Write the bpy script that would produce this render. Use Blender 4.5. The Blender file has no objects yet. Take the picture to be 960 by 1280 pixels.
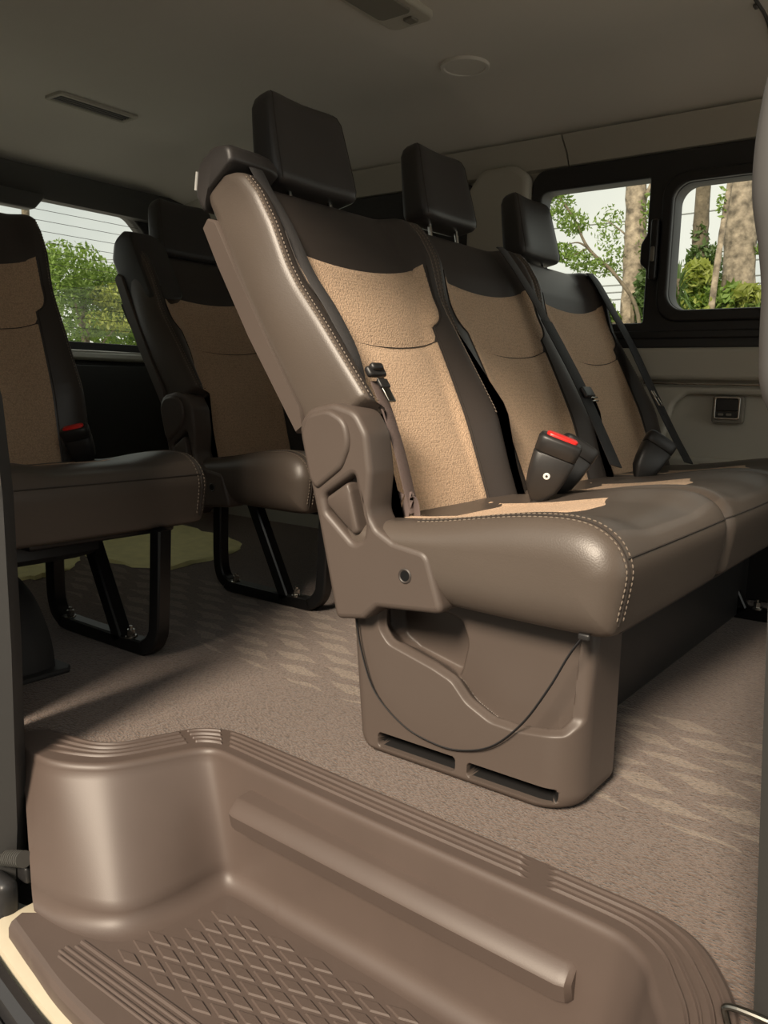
import bpy, bmesh, math, random
import numpy as np
from mathutils import Vector, Matrix
random.seed(7)
rng = np.random.default_rng(7)
SC = bpy.context.scene
COL = SC.collection
PI = math.pi

# ------------------------------------------------------------------ camera
cam_d = bpy.data.cameras.new('camera')
cam_d.sensor_fit = 'VERTICAL'
cam_d.sensor_height = 36.0
cam_d.lens = 1030.0 / 1280.0 * 36.0
cam_d.clip_start = 0.02
cam_d.clip_end = 500
cam = bpy.data.objects.new('camera', cam_d)
COL.objects.link(cam)
_a = Vector((-900 - 480, 452 - 640, 1030.0)).normalized()
_h = Vector((1, 0.0225, 0))
_up = _a.cross(_h).normalized()
if _up.y > 0:
    _up = -_up
_dx, _dz = -_a, _up
_dy = _dz.cross(_dx)
CR = Vector((_dx.x, _dy.x, _dz.x))
CU = -Vector((_dx.y, _dy.y, _dz.y))
CB = -Vector((_dx.z, _dy.z, _dz.z))
cam.matrix_world = Matrix(((CR.x, CU.x, CB.x, 0), (CR.y, CU.y, CB.y, 0), (CR.z, CU.z, CB.z, 0.63), (0, 0, 0, 1)))
SC.camera = cam

# ------------------------------------------------------------------ sky, sun, exposure
SUN_DIR = Vector((0.15, -0.78, 0.61)).normalized()      # towards the sun, behind the photographer
w = bpy.data.worlds.new('overcast_sky')
SC.world = w
w.use_nodes = True
nt = w.node_tree
nt.nodes.clear()
wo = nt.nodes.new('ShaderNodeOutputWorld')
bg = nt.nodes.new('ShaderNodeBackground')
tc = nt.nodes.new('ShaderNodeTexCoord')
nz = nt.nodes.new('ShaderNodeTexNoise')
nz.inputs['Scale'].default_value = 2.6
nz.inputs['Detail'].default_value = 5
cr = nt.nodes.new('ShaderNodeValToRGB')
cr.color_ramp.elements[0].position = 0.36
cr.color_ramp.elements[0].color = (0.64, 0.67, 0.64, 1)
cr.color_ramp.elements[1].position = 0.62
cr.color_ramp.elements[1].color = (0.94, 0.93, 0.84, 1)
dp = nt.nodes.new('ShaderNodeVectorMath')
dp.operation = 'DOT_PRODUCT'
dp.inputs[1].default_value = SUN_DIR
mr = nt.nodes.new('ShaderNodeMapRange')
mr.inputs['From Min'].default_value = 0.15
mr.inputs['From Max'].default_value = 1.0
mr.inputs['To Min'].default_value = 1.05
mr.inputs['To Max'].default_value = 1.25
nt.links.new(tc.outputs['Generated'], nz.inputs['Vector'])
nt.links.new(tc.outputs['Generated'], dp.inputs[0])
nt.links.new(nz.outputs['Fac'], cr.inputs['Fac'])
nt.links.new(dp.outputs['Value'], mr.inputs['Value'])
nt.links.new(cr.outputs['Color'], bg.inputs['Color'])
nt.links.new(mr.outputs['Result'], bg.inputs['Strength'])
nt.links.new(bg.outputs['Background'], wo.inputs['Surface'])

sun_d = bpy.data.lights.new('hazy_sun', 'SUN')
sun_d.energy = 6.4
sun_d.angle = math.radians(16)
sun_d.color = (1.0, 0.85, 0.67)
sun = bpy.data.objects.new('hazy_sun', sun_d)
COL.objects.link(sun)
sun.location = SUN_DIR * 12
sun.rotation_euler = SUN_DIR.to_track_quat('Z', 'Y').to_euler()

SC.view_settings.view_transform = 'Standard'
SC.view_settings.look = 'None'
SC.view_settings.gamma = 1.0
SC.view_settings.use_curve_mapping = False
SC.view_settings.exposure = 0.0
SC.cycles.max_bounces = 10
SC.cycles.diffuse_bounces = 6
SC.cycles.use_denoising = True


# ------------------------------------------------------------------ materials
def srgb(r, g, b):
    def f(c):
        c /= 255.0
        return c / 12.92 if c <= 0.04045 else ((c + 0.055) / 1.055) ** 2.4
    return (f(r), f(g), f(b), 1)


def mat(name, col, rough=0.5, metal=0.0, bump=None, scale=300.0, strength=0.2, dist=0.001, var=0.0, spec=0.5, var_scale=6.0, sheen=0.0):
    m = bpy.data.materials.new(name)
    m.use_nodes = True
    n = m.node_tree
    b = n.nodes['Principled BSDF']
    b.inputs['Base Color'].default_value = col
    b.inputs['Roughness'].default_value = rough
    b.inputs['Metallic'].default_value = metal
    b.inputs['Specular IOR Level'].default_value = spec
    if sheen:
        b.inputs['Sheen Weight'].default_value = sheen
    t = n.nodes.new('ShaderNodeTexCoord')
    if var:
        x = n.nodes.new('ShaderNodeTexNoise')
        x.inputs['Scale'].default_value = var_scale
        x.inputs['Detail'].default_value = 6
        n.links.new(t.outputs['Object'], x.inputs['Vector'])
        r = n.nodes.new('ShaderNodeMapRange')
        r.inputs['From Min'].default_value = 0.3
        r.inputs['From Max'].default_value = 0.7
        r.inputs['To Min'].default_value = 1 - var
        r.inputs['To Max'].default_value = 1 + var
        n.links.new(x.outputs['Fac'], r.inputs['Value'])
        v = n.nodes.new('ShaderNodeVectorMath')
        v.operation = 'SCALE'
        v.inputs[0].default_value = col[:3]
        n.links.new(r.outputs['Result'], v.inputs['Scale'])
        n.links.new(v.outputs['Vector'], b.inputs['Base Color'])
    if bump:
        bp = n.nodes.new('ShaderNodeBump')
        bp.inputs['Strength'].default_value = strength
        bp.inputs['Distance'].default_value = dist
        if bump == 'leather':
            x = n.nodes.new('ShaderNodeTexVoronoi')
            x.inputs['Scale'].default_value = scale
            o = x.outputs['Distance']
        elif bump == 'weave':
            x = n.nodes.new('ShaderNodeTexVoronoi')
            x.inputs['Scale'].default_value = scale
            x.inputs['Randomness'].default_value = 0.35
            o = x.outputs['Distance']
        elif bump == 'ribs':
            x = n.nodes.new('ShaderNodeTexWave')
            x.inputs['Scale'].default_value = scale
            x.bands_direction = 'Y'
            o = x.outputs['Fac']
        else:
            x = n.nodes.new('ShaderNodeTexNoise')
            x.inputs['Scale'].default_value = scale
            x.inputs['Detail'].default_value = 3
            o = x.outputs['Fac']
        n.links.new(t.outputs['Object'], x.inputs['Vector'])
        n.links.new(o, bp.inputs['Height'])
        n.links.new(bp.outputs['Normal'], b.inputs['Normal'])
    return m


M = {}
M['taupe'] = mat('taupe_leather', srgb(86, 77, 70), 0.40, bump='leather', scale=420, strength=0.12, var=0.04)
M['dark_leather'] = mat('dark_brown_leather', srgb(60, 54, 51), 0.42, bump='leather', scale=420, strength=0.12, var=0.04)
M['black_leather'] = mat('black_leather', srgb(58, 55, 54), 0.42, bump='leather', scale=420, strength=0.12)
M['top_leather'] = mat('brown_top_leather', srgb(76, 68, 62), 0.40, bump='leather', scale=420, strength=0.12, var=0.05)
M['beige'] = mat('beige_perforated_fabric', srgb(194, 165, 137), 0.8, bump='weave', scale=330, strength=0.75, dist=0.0016, var=0.05, sheen=0.1)
_n = M['beige'].node_tree
_b = _n.nodes['Principled BSDF']
_vor = [q for q in _n.nodes if q.type == 'TEX_VORONOI'][0]
_vor.inputs['Scale'].default_value = 250
_vor.inputs['Randomness'].default_value = 0.75
_src = _b.inputs['Base Color'].links[0].from_socket
_mr = _n.nodes.new('ShaderNodeMapRange')
_mr.inputs['To Min'].default_value = 1.28
_mr.inputs['To Max'].default_value = 0.84
_mr.inputs['From Max'].default_value = 0.8
_vm = _n.nodes.new('ShaderNodeVectorMath')
_vm.operation = 'SCALE'
_n.links.new(_vor.outputs['Distance'], _mr.inputs['Value'])
_n.links.new(_src, _vm.inputs[0])
_n.links.new(_mr.outputs['Result'], _vm.inputs['Scale'])
_n.links.new(_vm.outputs['Vector'], _b.inputs['Base Color'])
M['thread'] = mat('pale_stitching_thread', srgb(126, 114, 102), 0.8)
M['seam'] = mat('dark_seam', srgb(50, 44, 40), 0.7)
M['plastic'] = mat('brown_grained_plastic', srgb(84, 74, 68), 0.46, bump='noise', scale=900, strength=0.14, dist=0.0006, var=0.03)
M['plastic_dark'] = mat('dark_brown_plastic', srgb(62, 56, 53), 0.5, bump='noise', scale=900, strength=0.12)
M['step_plastic'] = mat('brown_step_plastic', srgb(86, 74, 68), 0.47, bump='noise', scale=800, strength=0.18, dist=0.0006, var=0.05, var_scale=9)
M['black_plastic'] = mat('black_plastic', srgb(38, 37, 37), 0.42, bump='noise', scale=700, strength=0.1)
M['black_paint'] = mat('black_painted_steel', srgb(20, 20, 21), 0.34)
M['gray_plastic'] = mat('grey_trim_plastic', srgb(126, 122, 112), 0.6, bump='noise', scale=700, strength=0.15)
M['wall_gray'] = mat('warm_grey_wall_trim', srgb(186, 182, 170), 0.62, bump='noise', scale=700, strength=0.15)
M['pillar_gray'] = mat('dark_grey_pillar_trim', srgb(78, 77, 75), 0.55, bump='noise', scale=700, strength=0.12)
M['handle_gray'] = mat('pale_grey_grip', srgb(86, 84, 82), 0.55)
M['headliner'] = mat('grey_headliner_cloth', srgb(218, 214, 206), 0.9, bump='noise', scale=450, strength=0.25, dist=0.001, var=0.03, var_scale=2)
M['rubber'] = mat('black_rubber', srgb(46, 45, 45), 0.5)
M['seal'] = mat('black_door_seal', srgb(40, 39, 40), 0.38, bump='noise', scale=200, strength=0.2)
M['cream'] = mat('cream_body_paint', srgb(184, 174, 153), 0.3, var=0.04, var_scale=30)
M['steel'] = mat('bright_steel', srgb(190, 188, 182), 0.25, metal=1.0)
M['dark_steel'] = mat('dark_steel_rod', srgb(120, 118, 112), 0.3, metal=1.0)
M['webbing'] = mat('charcoal_webbing', srgb(62, 60, 60), 0.75, bump='weave', scale=700, strength=0.4)
M['webbing_black'] = mat('black_webbing', srgb(34, 34, 36), 0.7, bump='weave', scale=700, strength=0.4)
M['webbing_brown'] = mat('brown_webbing', srgb(98, 84, 80), 0.8, bump='weave', scale=700, strength=0.5)
M['red'] = mat('red_plastic', srgb(226, 44, 40), 0.35)
M['white'] = mat('white_plastic', srgb(225, 225, 220), 0.5)
M['cloth'] = mat('pale_yellow_cloth', srgb(226, 218, 160), 0.9, bump='weave', scale=260, strength=0.6, dist=0.002, var=0.08, var_scale=20)
M['ground'] = mat('pale_concrete_yard', srgb(160, 159, 156), 0.85, bump='noise', scale=40, strength=0.4, dist=0.01, var=0.12, var_scale=0.8)
M['bark'] = mat('pale_blotched_bark', srgb(128, 118, 104), 0.9, bump='noise', scale=12, strength=0.8, dist=0.03, var=0.65, var_scale=13)
M['bark_dark'] = mat('dark_bark', srgb(92, 84, 70), 0.9, bump='noise', scale=12, strength=0.8, dist=0.03, var=0.4, var_scale=10)
M['sill_metal'] = mat('brushed_sill_metal', srgb(190, 188, 180), 0.35, metal=0.6)
M['wire'] = mat('grey_wire', srgb(110, 115, 115), 0.6)
M['defrost'] = mat('defroster_wire', srgb(96, 92, 80), 0.6)
M['ext_gray'] = mat('grey_speaker_mesh', srgb(128, 123, 114), 0.7, bump='weave', scale=500, strength=0.6)


def leaf_mat(name, col, var):
    m = mat(name, col, 0.55, var=var, var_scale=1.6)
    b = m.node_tree.nodes['Principled BSDF']
    n = m.node_tree
    tr = n.nodes.new('ShaderNodeBsdfTranslucent')
    tr.inputs['Color'].default_value = (min(col[0] * 1.6, 1), min(col[1] * 1.6, 1), col[2], 1)
    mx = n.nodes.new('ShaderNodeMixShader')
    mx.inputs[0].default_value = 0.4
    n.links.new(b.outputs[0], mx.inputs[1])
    n.links.new(tr.outputs[0], mx.inputs[2])
    n.links.new(mx.outputs[0], n.nodes['Material Output'].inputs['Surface'])
    return m


M['leaf'] = leaf_mat('mid_green_leaf', srgb(104, 128, 62), 0.35)
M['leaf_yellow'] = leaf_mat('yellow_green_leaf', srgb(128, 138, 66), 0.25)
M['leaf_dark'] = leaf_mat('dark_green_leaf', srgb(70, 92, 48), 0.35)

# window glass: thin, faintly tinted, lets light straight through
g = bpy.data.materials.new('thin_window_glass')
g.use_nodes = True
n = g.node_tree
n.nodes.clear()
o_ = n.nodes.new('ShaderNodeOutputMaterial')
tr = n.nodes.new('ShaderNodeBsdfTransparent')
tr.inputs['Color'].default_value = (0.93, 0.95, 0.90, 1)
gl = n.nodes.new('ShaderNodeBsdfGlossy')
gl.inputs['Roughness'].default_value = 0.02
mx = n.nodes.new('ShaderNodeMixShader')
mx.inputs[0].default_value = 0.04
n.links.new(tr.outputs[0], mx.inputs[1])
n.links.new(gl.outputs[0], mx.inputs[2])
n.links.new(mx.outputs[0], o_.inputs['Surface'])
M['glass'] = g

# carpet with a strip of long leaf-like lozenges down the aisle
c = mat('brown_loop_carpet', srgb(116, 97, 86), 0.92, sheen=0.15)
n = c.node_tree
b = n.nodes['Principled BSDF']
t = n.nodes['Texture Coordinate']


def mth(op, a=None, b_=None, cc=None, clamp=False):
    q = n.nodes.new('ShaderNodeMath')
    q.operation = op
    q.use_clamp = clamp
    for i, v in enumerate((a, b_, cc)):
        if v is None:
            continue
        if isinstance(v, (int, float)):
            q.inputs[i].default_value = v
        else:
            n.links.new(v, q.inputs[i])
    return q.outputs[0]


sp = n.nodes.new('ShaderNodeSeparateXYZ')
n.links.new(t.outputs['Object'], sp.inputs[0])
X, Y = sp.outputs[0], sp.outputs[1]
wob = n.nodes.new('ShaderNodeTexNoise')
wob.inputs['Scale'].default_value = 9
n.links.new(t.outputs['Object'], wob.inputs['Vector'])
wv = mth('MULTIPLY', mth('SUBTRACT', wob.outputs['Fac'], 0.5), 0.05)
yy = mth('ADD', mth('ADD', Y, mth('MULTIPLY', X, 0.10)), wv)
CW, CH = 0.17, 0.055
row = mth('FLOOR', mth('DIVIDE', yy, CH))
xx = mth('ADD', X, mth('MULTIPLY', row, CW * 0.41))
fx = mth('ABSOLUTE', mth('SUBTRACT', mth('FRACT', mth('DIVIDE', xx, CW)), 0.5))
fy = mth('ABSOLUTE', mth('SUBTRACT', mth('FRACT', mth('DIVIDE', yy, CH)), 0.5))
dia = mth('ADD', mth('MULTIPLY', fx, 2.1), mth('MULTIPLY', fy, 2.3))
inn = mth('SUBTRACT', 1.0, mth('MULTIPLY', mth('SUBTRACT', dia, 0.86), 12.0), clamp=True)
band = mth('MULTIPLY', mth('GREATER_THAN', yy, 1.13), mth('LESS_THAN', yy, 1.55))
msk = mth('MULTIPLY', inn, band)
fib = n.nodes.new('ShaderNodeTexVoronoi')
fib.inputs['Scale'].default_value = 230
mp = n.nodes.new('ShaderNodeMapping')
mp.inputs['Scale'].default_value = (0.6, 1.5, 1)
n.links.new(t.outputs['Object'], mp.inputs['Vector'])
n.links.new(mp.outputs[0], fib.inputs['Vector'])
mixc = n.nodes.new('ShaderNodeMix')
mixc.data_type = 'RGBA'
mixc.inputs['A'].default_value = srgb(104, 87, 77)
mixc.inputs['B'].default_value = srgb(128, 113, 100)
n.links.new(msk, mixc.inputs['Factor'])
mixf = n.nodes.new('ShaderNodeMix')
mixf.data_type = 'RGBA'
mixf.blend_type = 'MULTIPLY'
mixf.inputs['Factor'].default_value = 1.0
rf = n.nodes.new('ShaderNodeMapRange')
rf.inputs['To Min'].default_value = 1.3
rf.inputs['To Max'].default_value = 0.55
n.links.new(fib.outputs['Distance'], rf.inputs['Value'])
n.links.new(mixc.outputs['Result'], mixf.inputs['A'])
n.links.new(rf.outputs['Result'], mixf.inputs['B'])
n.links.new(mixf.outputs['Result'], b.inputs['Base Color'])
bp = n.nodes.new('ShaderNodeBump')
bp.inputs['Strength'].default_value = 0.9
bp.inputs['Distance'].default_value = 0.003
bp.invert = True
n.links.new(fib.outputs['Distance'], bp.inputs['Height'])
n.links.new(bp.outputs['Normal'], b.inputs['Normal'])
M['carpet'] = c


# ------------------------------------------------------------------ helpers
def wloc(o):
    v = Vector((0, 0, 0))
    while o is not None:
        v = v + o.location
        o = o.parent
    return v


def tag(o, label=None, cat=None, group=None, kind=None):
    if label:
        o['label'] = label
    if cat:
        o['category'] = cat
    if group:
        o['group'] = group
    if kind:
        o['kind'] = kind
    return o


def thing(name, label, cat, loc=(0, 0, 0), group=None):
    o = bpy.data.objects.new(name, None)
    o.empty_display_size = 0.05
    COL.objects.link(o)
    o.location = loc
    return tag(o, label, cat, group)


def obj(name, verts, faces, mats, parent=None, smooth=True, angle=35, fmat=None, label=None, loc=None):
    """verts in world coordinates; one mesh object"""
    me = bpy.data.meshes.new(name)
    off = wloc(parent) if parent is not None else Vector(loc) if loc is not None else Vector((0, 0, 0))
    V = np.array([tuple(v) for v in verts], float) - np.array(off)
    me.from_pydata(V.tolist(), [], [list(map(int, f)) for f in faces])
    if not isinstance(mats, (list, tuple)):
        mats = [mats]
    for m in mats:
        me.materials.append(m)
    if fmat is not None:
        me.polygons.foreach_set('material_index', np.array(fmat, dtype=np.int32))
    bm = bmesh.new()
    bm.from_mesh(me)
    bmesh.ops.recalc_face_normals(bm, faces=bm.faces)
    bm.to_mesh(me)
    bm.free()
    if smooth:
        me.shade_smooth()
        me.set_sharp_from_angle(angle=math.radians(angle))
    me.update()
    o = bpy.data.objects.new(name, me)
    COL.objects.link(o)
    if parent is not None:
        o.parent = parent
    elif loc is not None:
        o.location = loc
    if label:
        o['label'] = label
    return o


class MB:
    """collects shapes into one mesh"""
    def __init__(self):
        self.v, self.f, self.m = [], [], []

    def add(self, v, f, m=0):
        k = len(self.v)
        self.v += [tuple(p) for p in v]
        self.f += [[i + k for i in q] for q in f]
        self.m += [m] * len(f)
        return self

    def obj(self, name, mats, parent=None, **kw):
        return obj(name, self.v, self.f, mats, parent, fmat=self.m, **kw)


def grid(fn, nu, nv, cu=False, cv=False):
    """fn(i, j) -> point for i<nu, j<nv"""
    V = [fn(i, j) for i in range(nu) for j in range(nv)]
    F = []
    for i in range(nu if cu else nu - 1):
        for j in range(nv if cv else nv - 1):
            a, b2 = i, (i + 1) % nu
            p, q = j, (j + 1) % nv
            F.append((a * nv + p, b2 * nv + p, b2 * nv + q, a * nv + q))
    return V, F


def loft(rings, cap0=True, cap1=True):
    n_ = len(rings[0])
    V = [p for r in rings for p in r]
    F = []
    for i in range(len(rings) - 1):
        for j in range(n_):
            k = (j + 1) % n_
            F.append((i * n_ + j, i * n_ + k, (i + 1) * n_ + k, (i + 1) * n_ + j))
    if cap0:
        F.append(tuple(range(n_))[::-1])
    if cap1:
        F.append(tuple((len(rings) - 1) * n_ + j for j in range(n_)))
    return V, F


def catmull(P, n_, closed=False):
    P = [np.array(p, float) for p in P]
    k = len(P)
    out = []
    segs = k if closed else k - 1
    for i in range(n_):
        u = i / (n_ if closed else n_ - 1) * segs
        s = min(int(u), segs - 1)
        t_ = u - s
        if closed:
            p0, p1, p2, p3 = P[(s - 1) % k], P[s % k], P[(s + 1) % k], P[(s + 2) % k]
        else:
            p1, p2 = P[s], P[s + 1]
            p0 = P[s - 1] if s > 0 else 2 * p1 - p2
            p3 = P[s + 2] if s + 2 < k else 2 * p2 - p1
        out.append(0.5 * (2 * p1 + (p2 - p0) * t_ + (2 * p0 - 5 * p1 + 4 * p2 - p3) * t_ ** 2 + (3 * p1 - p0 - 3 * p2 + p3) * t_ ** 3))
    return out


def frames(P):
    P = [Vector(p) for p in P]
    T = []
    for i in range(len(P)):
        a_ = P[max(i - 1, 0)]
        b_ = P[min(i + 1, len(P) - 1)]
        T.append((b_ - a_).normalized())
    ref = Vector((0, 0, 1)) if abs(T[0].z) < 0.9 else Vector((0, 1, 0))
    N = (ref - T[0] * ref.dot(T[0])).normalized()
    out = []
    for i in range(len(P)):
        N = (N - T[i] * N.dot(T[i]))
        N = N.normalized() if N.length > 1e-6 else Vector((1, 0, 0))
        out.append((P[i], T[i], N, T[i].cross(N)))
    return out


def tube(P, r, n_=8, caps=True):
    rr = r if callable(r) else (lambda i: r)
    rings = []
    for i, (p, t_, a_, b_) in enumerate(frames(P)):
        q = rr(i)
        rings.append([p + a_ * (q * math.cos(2 * PI * k / n_)) + b_ * (q * math.sin(2 * PI * k / n_)) for k in range(n_)])
    return loft(rings, caps, caps)


def ribbon(P, side, wd, th, nrm=None):
    """flat band along P; side(i) = width direction"""
    rings = []
    fr = frames(P)
    for i, (p, t_, a_, b_) in enumerate(fr):
        s = Vector(side(i) if callable(side) else side)
        s = (s - t_ * s.dot(t_)).normalized()
        u = t_.cross(s)
        h, q = wd / 2, th / 2
        rings.append([p + s * h + u * q * .3, p + s * (h - q) + u * q, p - s * (h - q) + u * q, p - s * h + u * q * .3, p - s * h - u * q * .3, p - s * (h - q) - u * q, p + s * (h - q) - u * q, p + s * h - u * q * .3])
    return loft(rings)


def box(c_, s, bev=0.004, seg=3, rot=None):
    bm = bmesh.new()
    bmesh.ops.create_cube(bm, size=1)
    for v in bm.verts:
        v.co = Vector((v.co.x * s[0], v.co.y * s[1], v.co.z * s[2]))
    if bev > 0:
        bmesh.ops.bevel(bm, geom=list(bm.edges), offset=bev, segments=seg, profile=0.5, affect='EDGES')
    R = rot if rot is not None else Matrix.Identity(3)
    V = [R @ v.co + Vector(c_) for v in bm.verts]
    bm.verts.index_update()
    F = [[v.index for v in f.verts] for f in bm.faces]
    bm.free()
    return V, F


def cyl(p0, p1, r, n_=16, bev=0.0):
    p0, p1 = Vector(p0), Vector(p1)
    d = (p1 - p0).normalized()
    if bev:
        P = [p0, p0 + d * bev, p1 - d * bev, p1]
        return tube(P, lambda i: r - bev if i in (0, 3) else r, n_)
    return tube([p0, p1], r, n_)


def rrect(x0, x1, z0, z1, r, n_=8):
    out = []
    for cx, cz, a0 in ((x1 - r, z1 - r, 0), (x0 + r, z1 - r, PI / 2), (x0 + r, z0 + r, PI), (x1 - r, z0 + r, 1.5 * PI)):
        for k in range(n_ + 1):
            a_ = a0 + PI / 2 * k / n_
            out.append((cx + r * math.cos(a_), cz + r * math.sin(a_)))
    return out


def round_poly(P, r, n_=6):
    """round the corners of a closed 2-D polygon; r a number or one per corner"""
    out = []
    k = len(P)
    for i in range(k):
        p0, p1, p2 = (np.array(P[(i + d) % k], float) for d in (-1, 0, 1))
        rr = r[i] if isinstance(r, (list, tuple)) else r
        a_, b_ = p0 - p1, p2 - p1
        la, lb = np.linalg.norm(a_), np.linalg.norm(b_)
        a_, b_ = a_ / la, b_ / lb
        ang = math.acos(max(-1, min(1, float(a_ @ b_))))
        d = min(rr / math.tan(ang / 2) if ang > 1e-3 else 0, la * .45, lb * .45)
        if d < 1e-5:
            out.append(tuple(p1))
            continue
        q0, q1 = p1 + a_ * d, p1 + b_ * d
        for j in range(n_ + 1):
            t_ = j / n_
            q = (1 - t_) ** 2 * q0 + 2 * t_ * (1 - t_) * p1 + t_ ** 2 * q1
            out.append(tuple(q))
    return out


def plate(name, loops, y0, y1, bev, mats, parent=None, axis='y', **kw):
    """a plate with holes: loops of (x, z), between y0 and y1 (near, far), rounded edges"""
    cu = bpy.data.curves.new(name, 'CURVE')
    cu.dimensions = '2D'
    cu.fill_mode = 'BOTH'
    for L in loops:
        s = cu.splines.new('POLY')
        s.points.add(len(L) - 1)
        for p, q in zip(s.points, L):
            p.co = (q[0], q[1], 0, 1)
        s.use_cyclic_u = True
    cu.extrude = max(abs(y1 - y0) / 2 - bev, 1e-4)
    cu.bevel_depth = bev
    cu.bevel_resolution = 3
    cu.offset = -bev
    tmp = bpy.data.objects.new('tmp', cu)
    COL.objects.link(tmp)
    dg = bpy.context.evaluated_depsgraph_get()
    me = bpy.data.meshes.new_from_object(tmp.evaluated_get(dg))
    ym = (y0 + y1) / 2
    if axis == 'y':
        V = [(v.co.x, ym + v.co.z, v.co.y) for v in me.vertices]
    elif axis == 'x':
        V = [(ym + v.co.z, v.co.x, v.co.y) for v in me.vertices]
    else:
        V = [(v.co.x, v.co.y, ym + v.co.z) for v in me.vertices]
    F = [list(p.vertices) for p in me.polygons]
    bpy.data.objects.remove(tmp)
    bpy.data.curves.remove(cu)
    bpy.data.meshes.remove(me)
    return obj(name, V, F, mats, parent, **kw)


def sst(a_, b_, x):
    t_ = np.clip((x - a_) / (b_ - a_), 0, 1)
    return t_ * t_ * (3 - 2 * t_)


def sd_poly(P, px, pz):
    """signed distance (negative inside) to polygon, numpy arrays"""
    P = np.array(P, float)
    d = np.full(px.shape, 1e9)
    inside = np.zeros(px.shape, bool)
    k = len(P)
    for i in range(k):
        a_, b_ = P[i], P[(i + 1) % k]
        e = b_ - a_
        wx, wz = px - a_[0], pz - a_[1]
        h = np.clip((wx * e[0] + wz * e[1]) / (e @ e + 1e-12), 0, 1)
        d = np.minimum(d, np.hypot(wx - e[0] * h, wz - e[1] * h))
        c_ = ((a_[1] > pz) != (b_[1] > pz)) & (px < (b_[0] - a_[0]) * (pz - a_[1]) / (b_[1] - a_[1] + 1e-12) + a_[0])
        inside ^= c_
    return np.where(inside, -d, d)


def dashes(P, r, ln, gap):
    """row of stitches along a path"""
    P = [Vector(p) for p in P]
    V, F = [], []
    L = [0]
    for a_, b_ in zip(P[:-1], P[1:]):
        L.append(L[-1] + (b_ - a_).length)

    def at(s):
        for i in range(len(P) - 1):
            if s <= L[i + 1]:
                return P[i].lerp(P[i + 1], (s - L[i]) / max(L[i + 1] - L[i], 1e-9))
        return P[-1]
    s = gap
    while s + ln < L[-1]:
        v, f = tube([at(s), at(s + ln * .25), at(s + ln * .75), at(s + ln)], lambda i: r if i in (1, 2) else r * .5, 5)
        k = len(V)
        V += v
        F += [[i + k for i in q] for q in f]
        s += ln + gap
    return V, F


# ------------------------------------------------------------------ the setting: van body
def struct(o, kind='structure'):
    o['kind'] = kind
    return o


XR, XF = -3.30, 1.60          # rear wall, forward end
YW = 2.70                     # far side wall
YN = 0.70                     # near side wall

STEP_N = [(-1.284, .693), (-1.203, .694), (-1.141, .727), (-1.106, .763), (-1.078, .821), (-1.056, .871), (-1.035, .893), (-1.002, .899), (-.946, .896), (-.80, .888), (-.649, .881), (-.453, .876), (-.321, .872), (-.281, .862), (-.251, .839), (-.233, .806), (-.208, .766), (-.19, .70), (-.18, .63)]
STEP_O = [(-1.337, .715), (-1.325, .765), (-1.226, .778), (-1.173, .81), (-1.152, .862), (-1.134, .904), (-1.12, .934), (-1.073, .966), (-1.007, .969), (-.86, .963), (-.707, .956), (-.492, .947), (-.329, .938), (-.268, .934), (-.222, .914), (-.188, .879), (-.153, .821), (-.13, .73), (-.12, .63)]
STEP_B = [(-1.175, .640), (-1.093, .646), (-1.024, .67), (-.991, .704), (-.978, .763), (-.976, .818), (-.972, .852), (-.96, .868), (-.921, .873), (-.78, .87), (-.636, .868), (-.474, .860), (-.335, .850), (-.305, .84), (-.285, .82), (-.268, .79), (-.245, .75), (-.23, .69), (-.22, .63)]

# floor: cut out around the step well
fl = [(XR, YN), (-1.36, YN)] + [(x + (.01 if x > -.3 else .012) * 0, y - .012) for x, y in STEP_O[1:17]] + [(-.14, YN), (XF, YN), (XF, YW + .02), (XR, YW + .02)]
MBf = MB()
MBf.add([(x, y, 0) for x, y in fl], [list(range(len(fl)))])
struct(MBf.obj('floor', M['carpet'], smooth=False))

# ground outside
MBg = MB()
MBg.add([(-60, -60, -.62), (60, -60, -.62), (60, 60, -.62), (-60, 60, -.62)], [[0, 1, 2, 3]])
struct(MBg.obj('ground', M['ground'], smooth=False))


# ceiling: arched headliner, lower at both sides and at the tail
def ceil_z(x, y):
    e = 1 - sst(0.0, 0.34, min(y - .62, YW + .02 - y))
    r = 1 - sst(0.0, 0.45, x - XR)
    rib = 0.006 * math.exp(-((x + 1.55) / .05) ** 2) + 0.006 * math.exp(-((x + .62) / .06) ** 2)
    return 1.60 - 0.145 * e - 0.14 * r * (1 - e * .9) - rib


nx, ny = 120, 60
V, F = grid(lambda i, j: (XR + (XF - XR) * i / (nx - 1), .62 + (YW + .02 - .62) * j / (ny - 1), ceil_z(XR + (XF - XR) * i / (nx - 1), .62 + (YW + .02 - .62) * j / (ny - 1))), nx, ny)
struct(obj('ceiling', V, F, M['headliner']))
# outer roof skin
V, F = grid(lambda i, j: (XR - .15 + (XF + .3 - XR) * i / 9, .56 + 2.24 * j / 19, 1.68 - .12 * abs((j - 9.5) / 9.5) ** 3), 10, 20)
struct(obj('roof', V, F, M['cream']))

# far side wall with two glazed openings
W1 = rrect(-1.405, -.06, .775, 1.368, .05)          # black surround holding window 1 and window 2
W2 = rrect(-3.10, -1.645, .775, 1.368, .06)
W3 = rrect(.08, 1.35, .775, 1.368, .05)
plate_far = plate('wall_left', [[(XR, -.03), (XF, -.03), (XF, 1.475), (XR, 1.475)], W1, W2, W3], YW + .005, YW + .075, .006, M['wall_gray'], smooth=True)
struct(plate_far)
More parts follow.
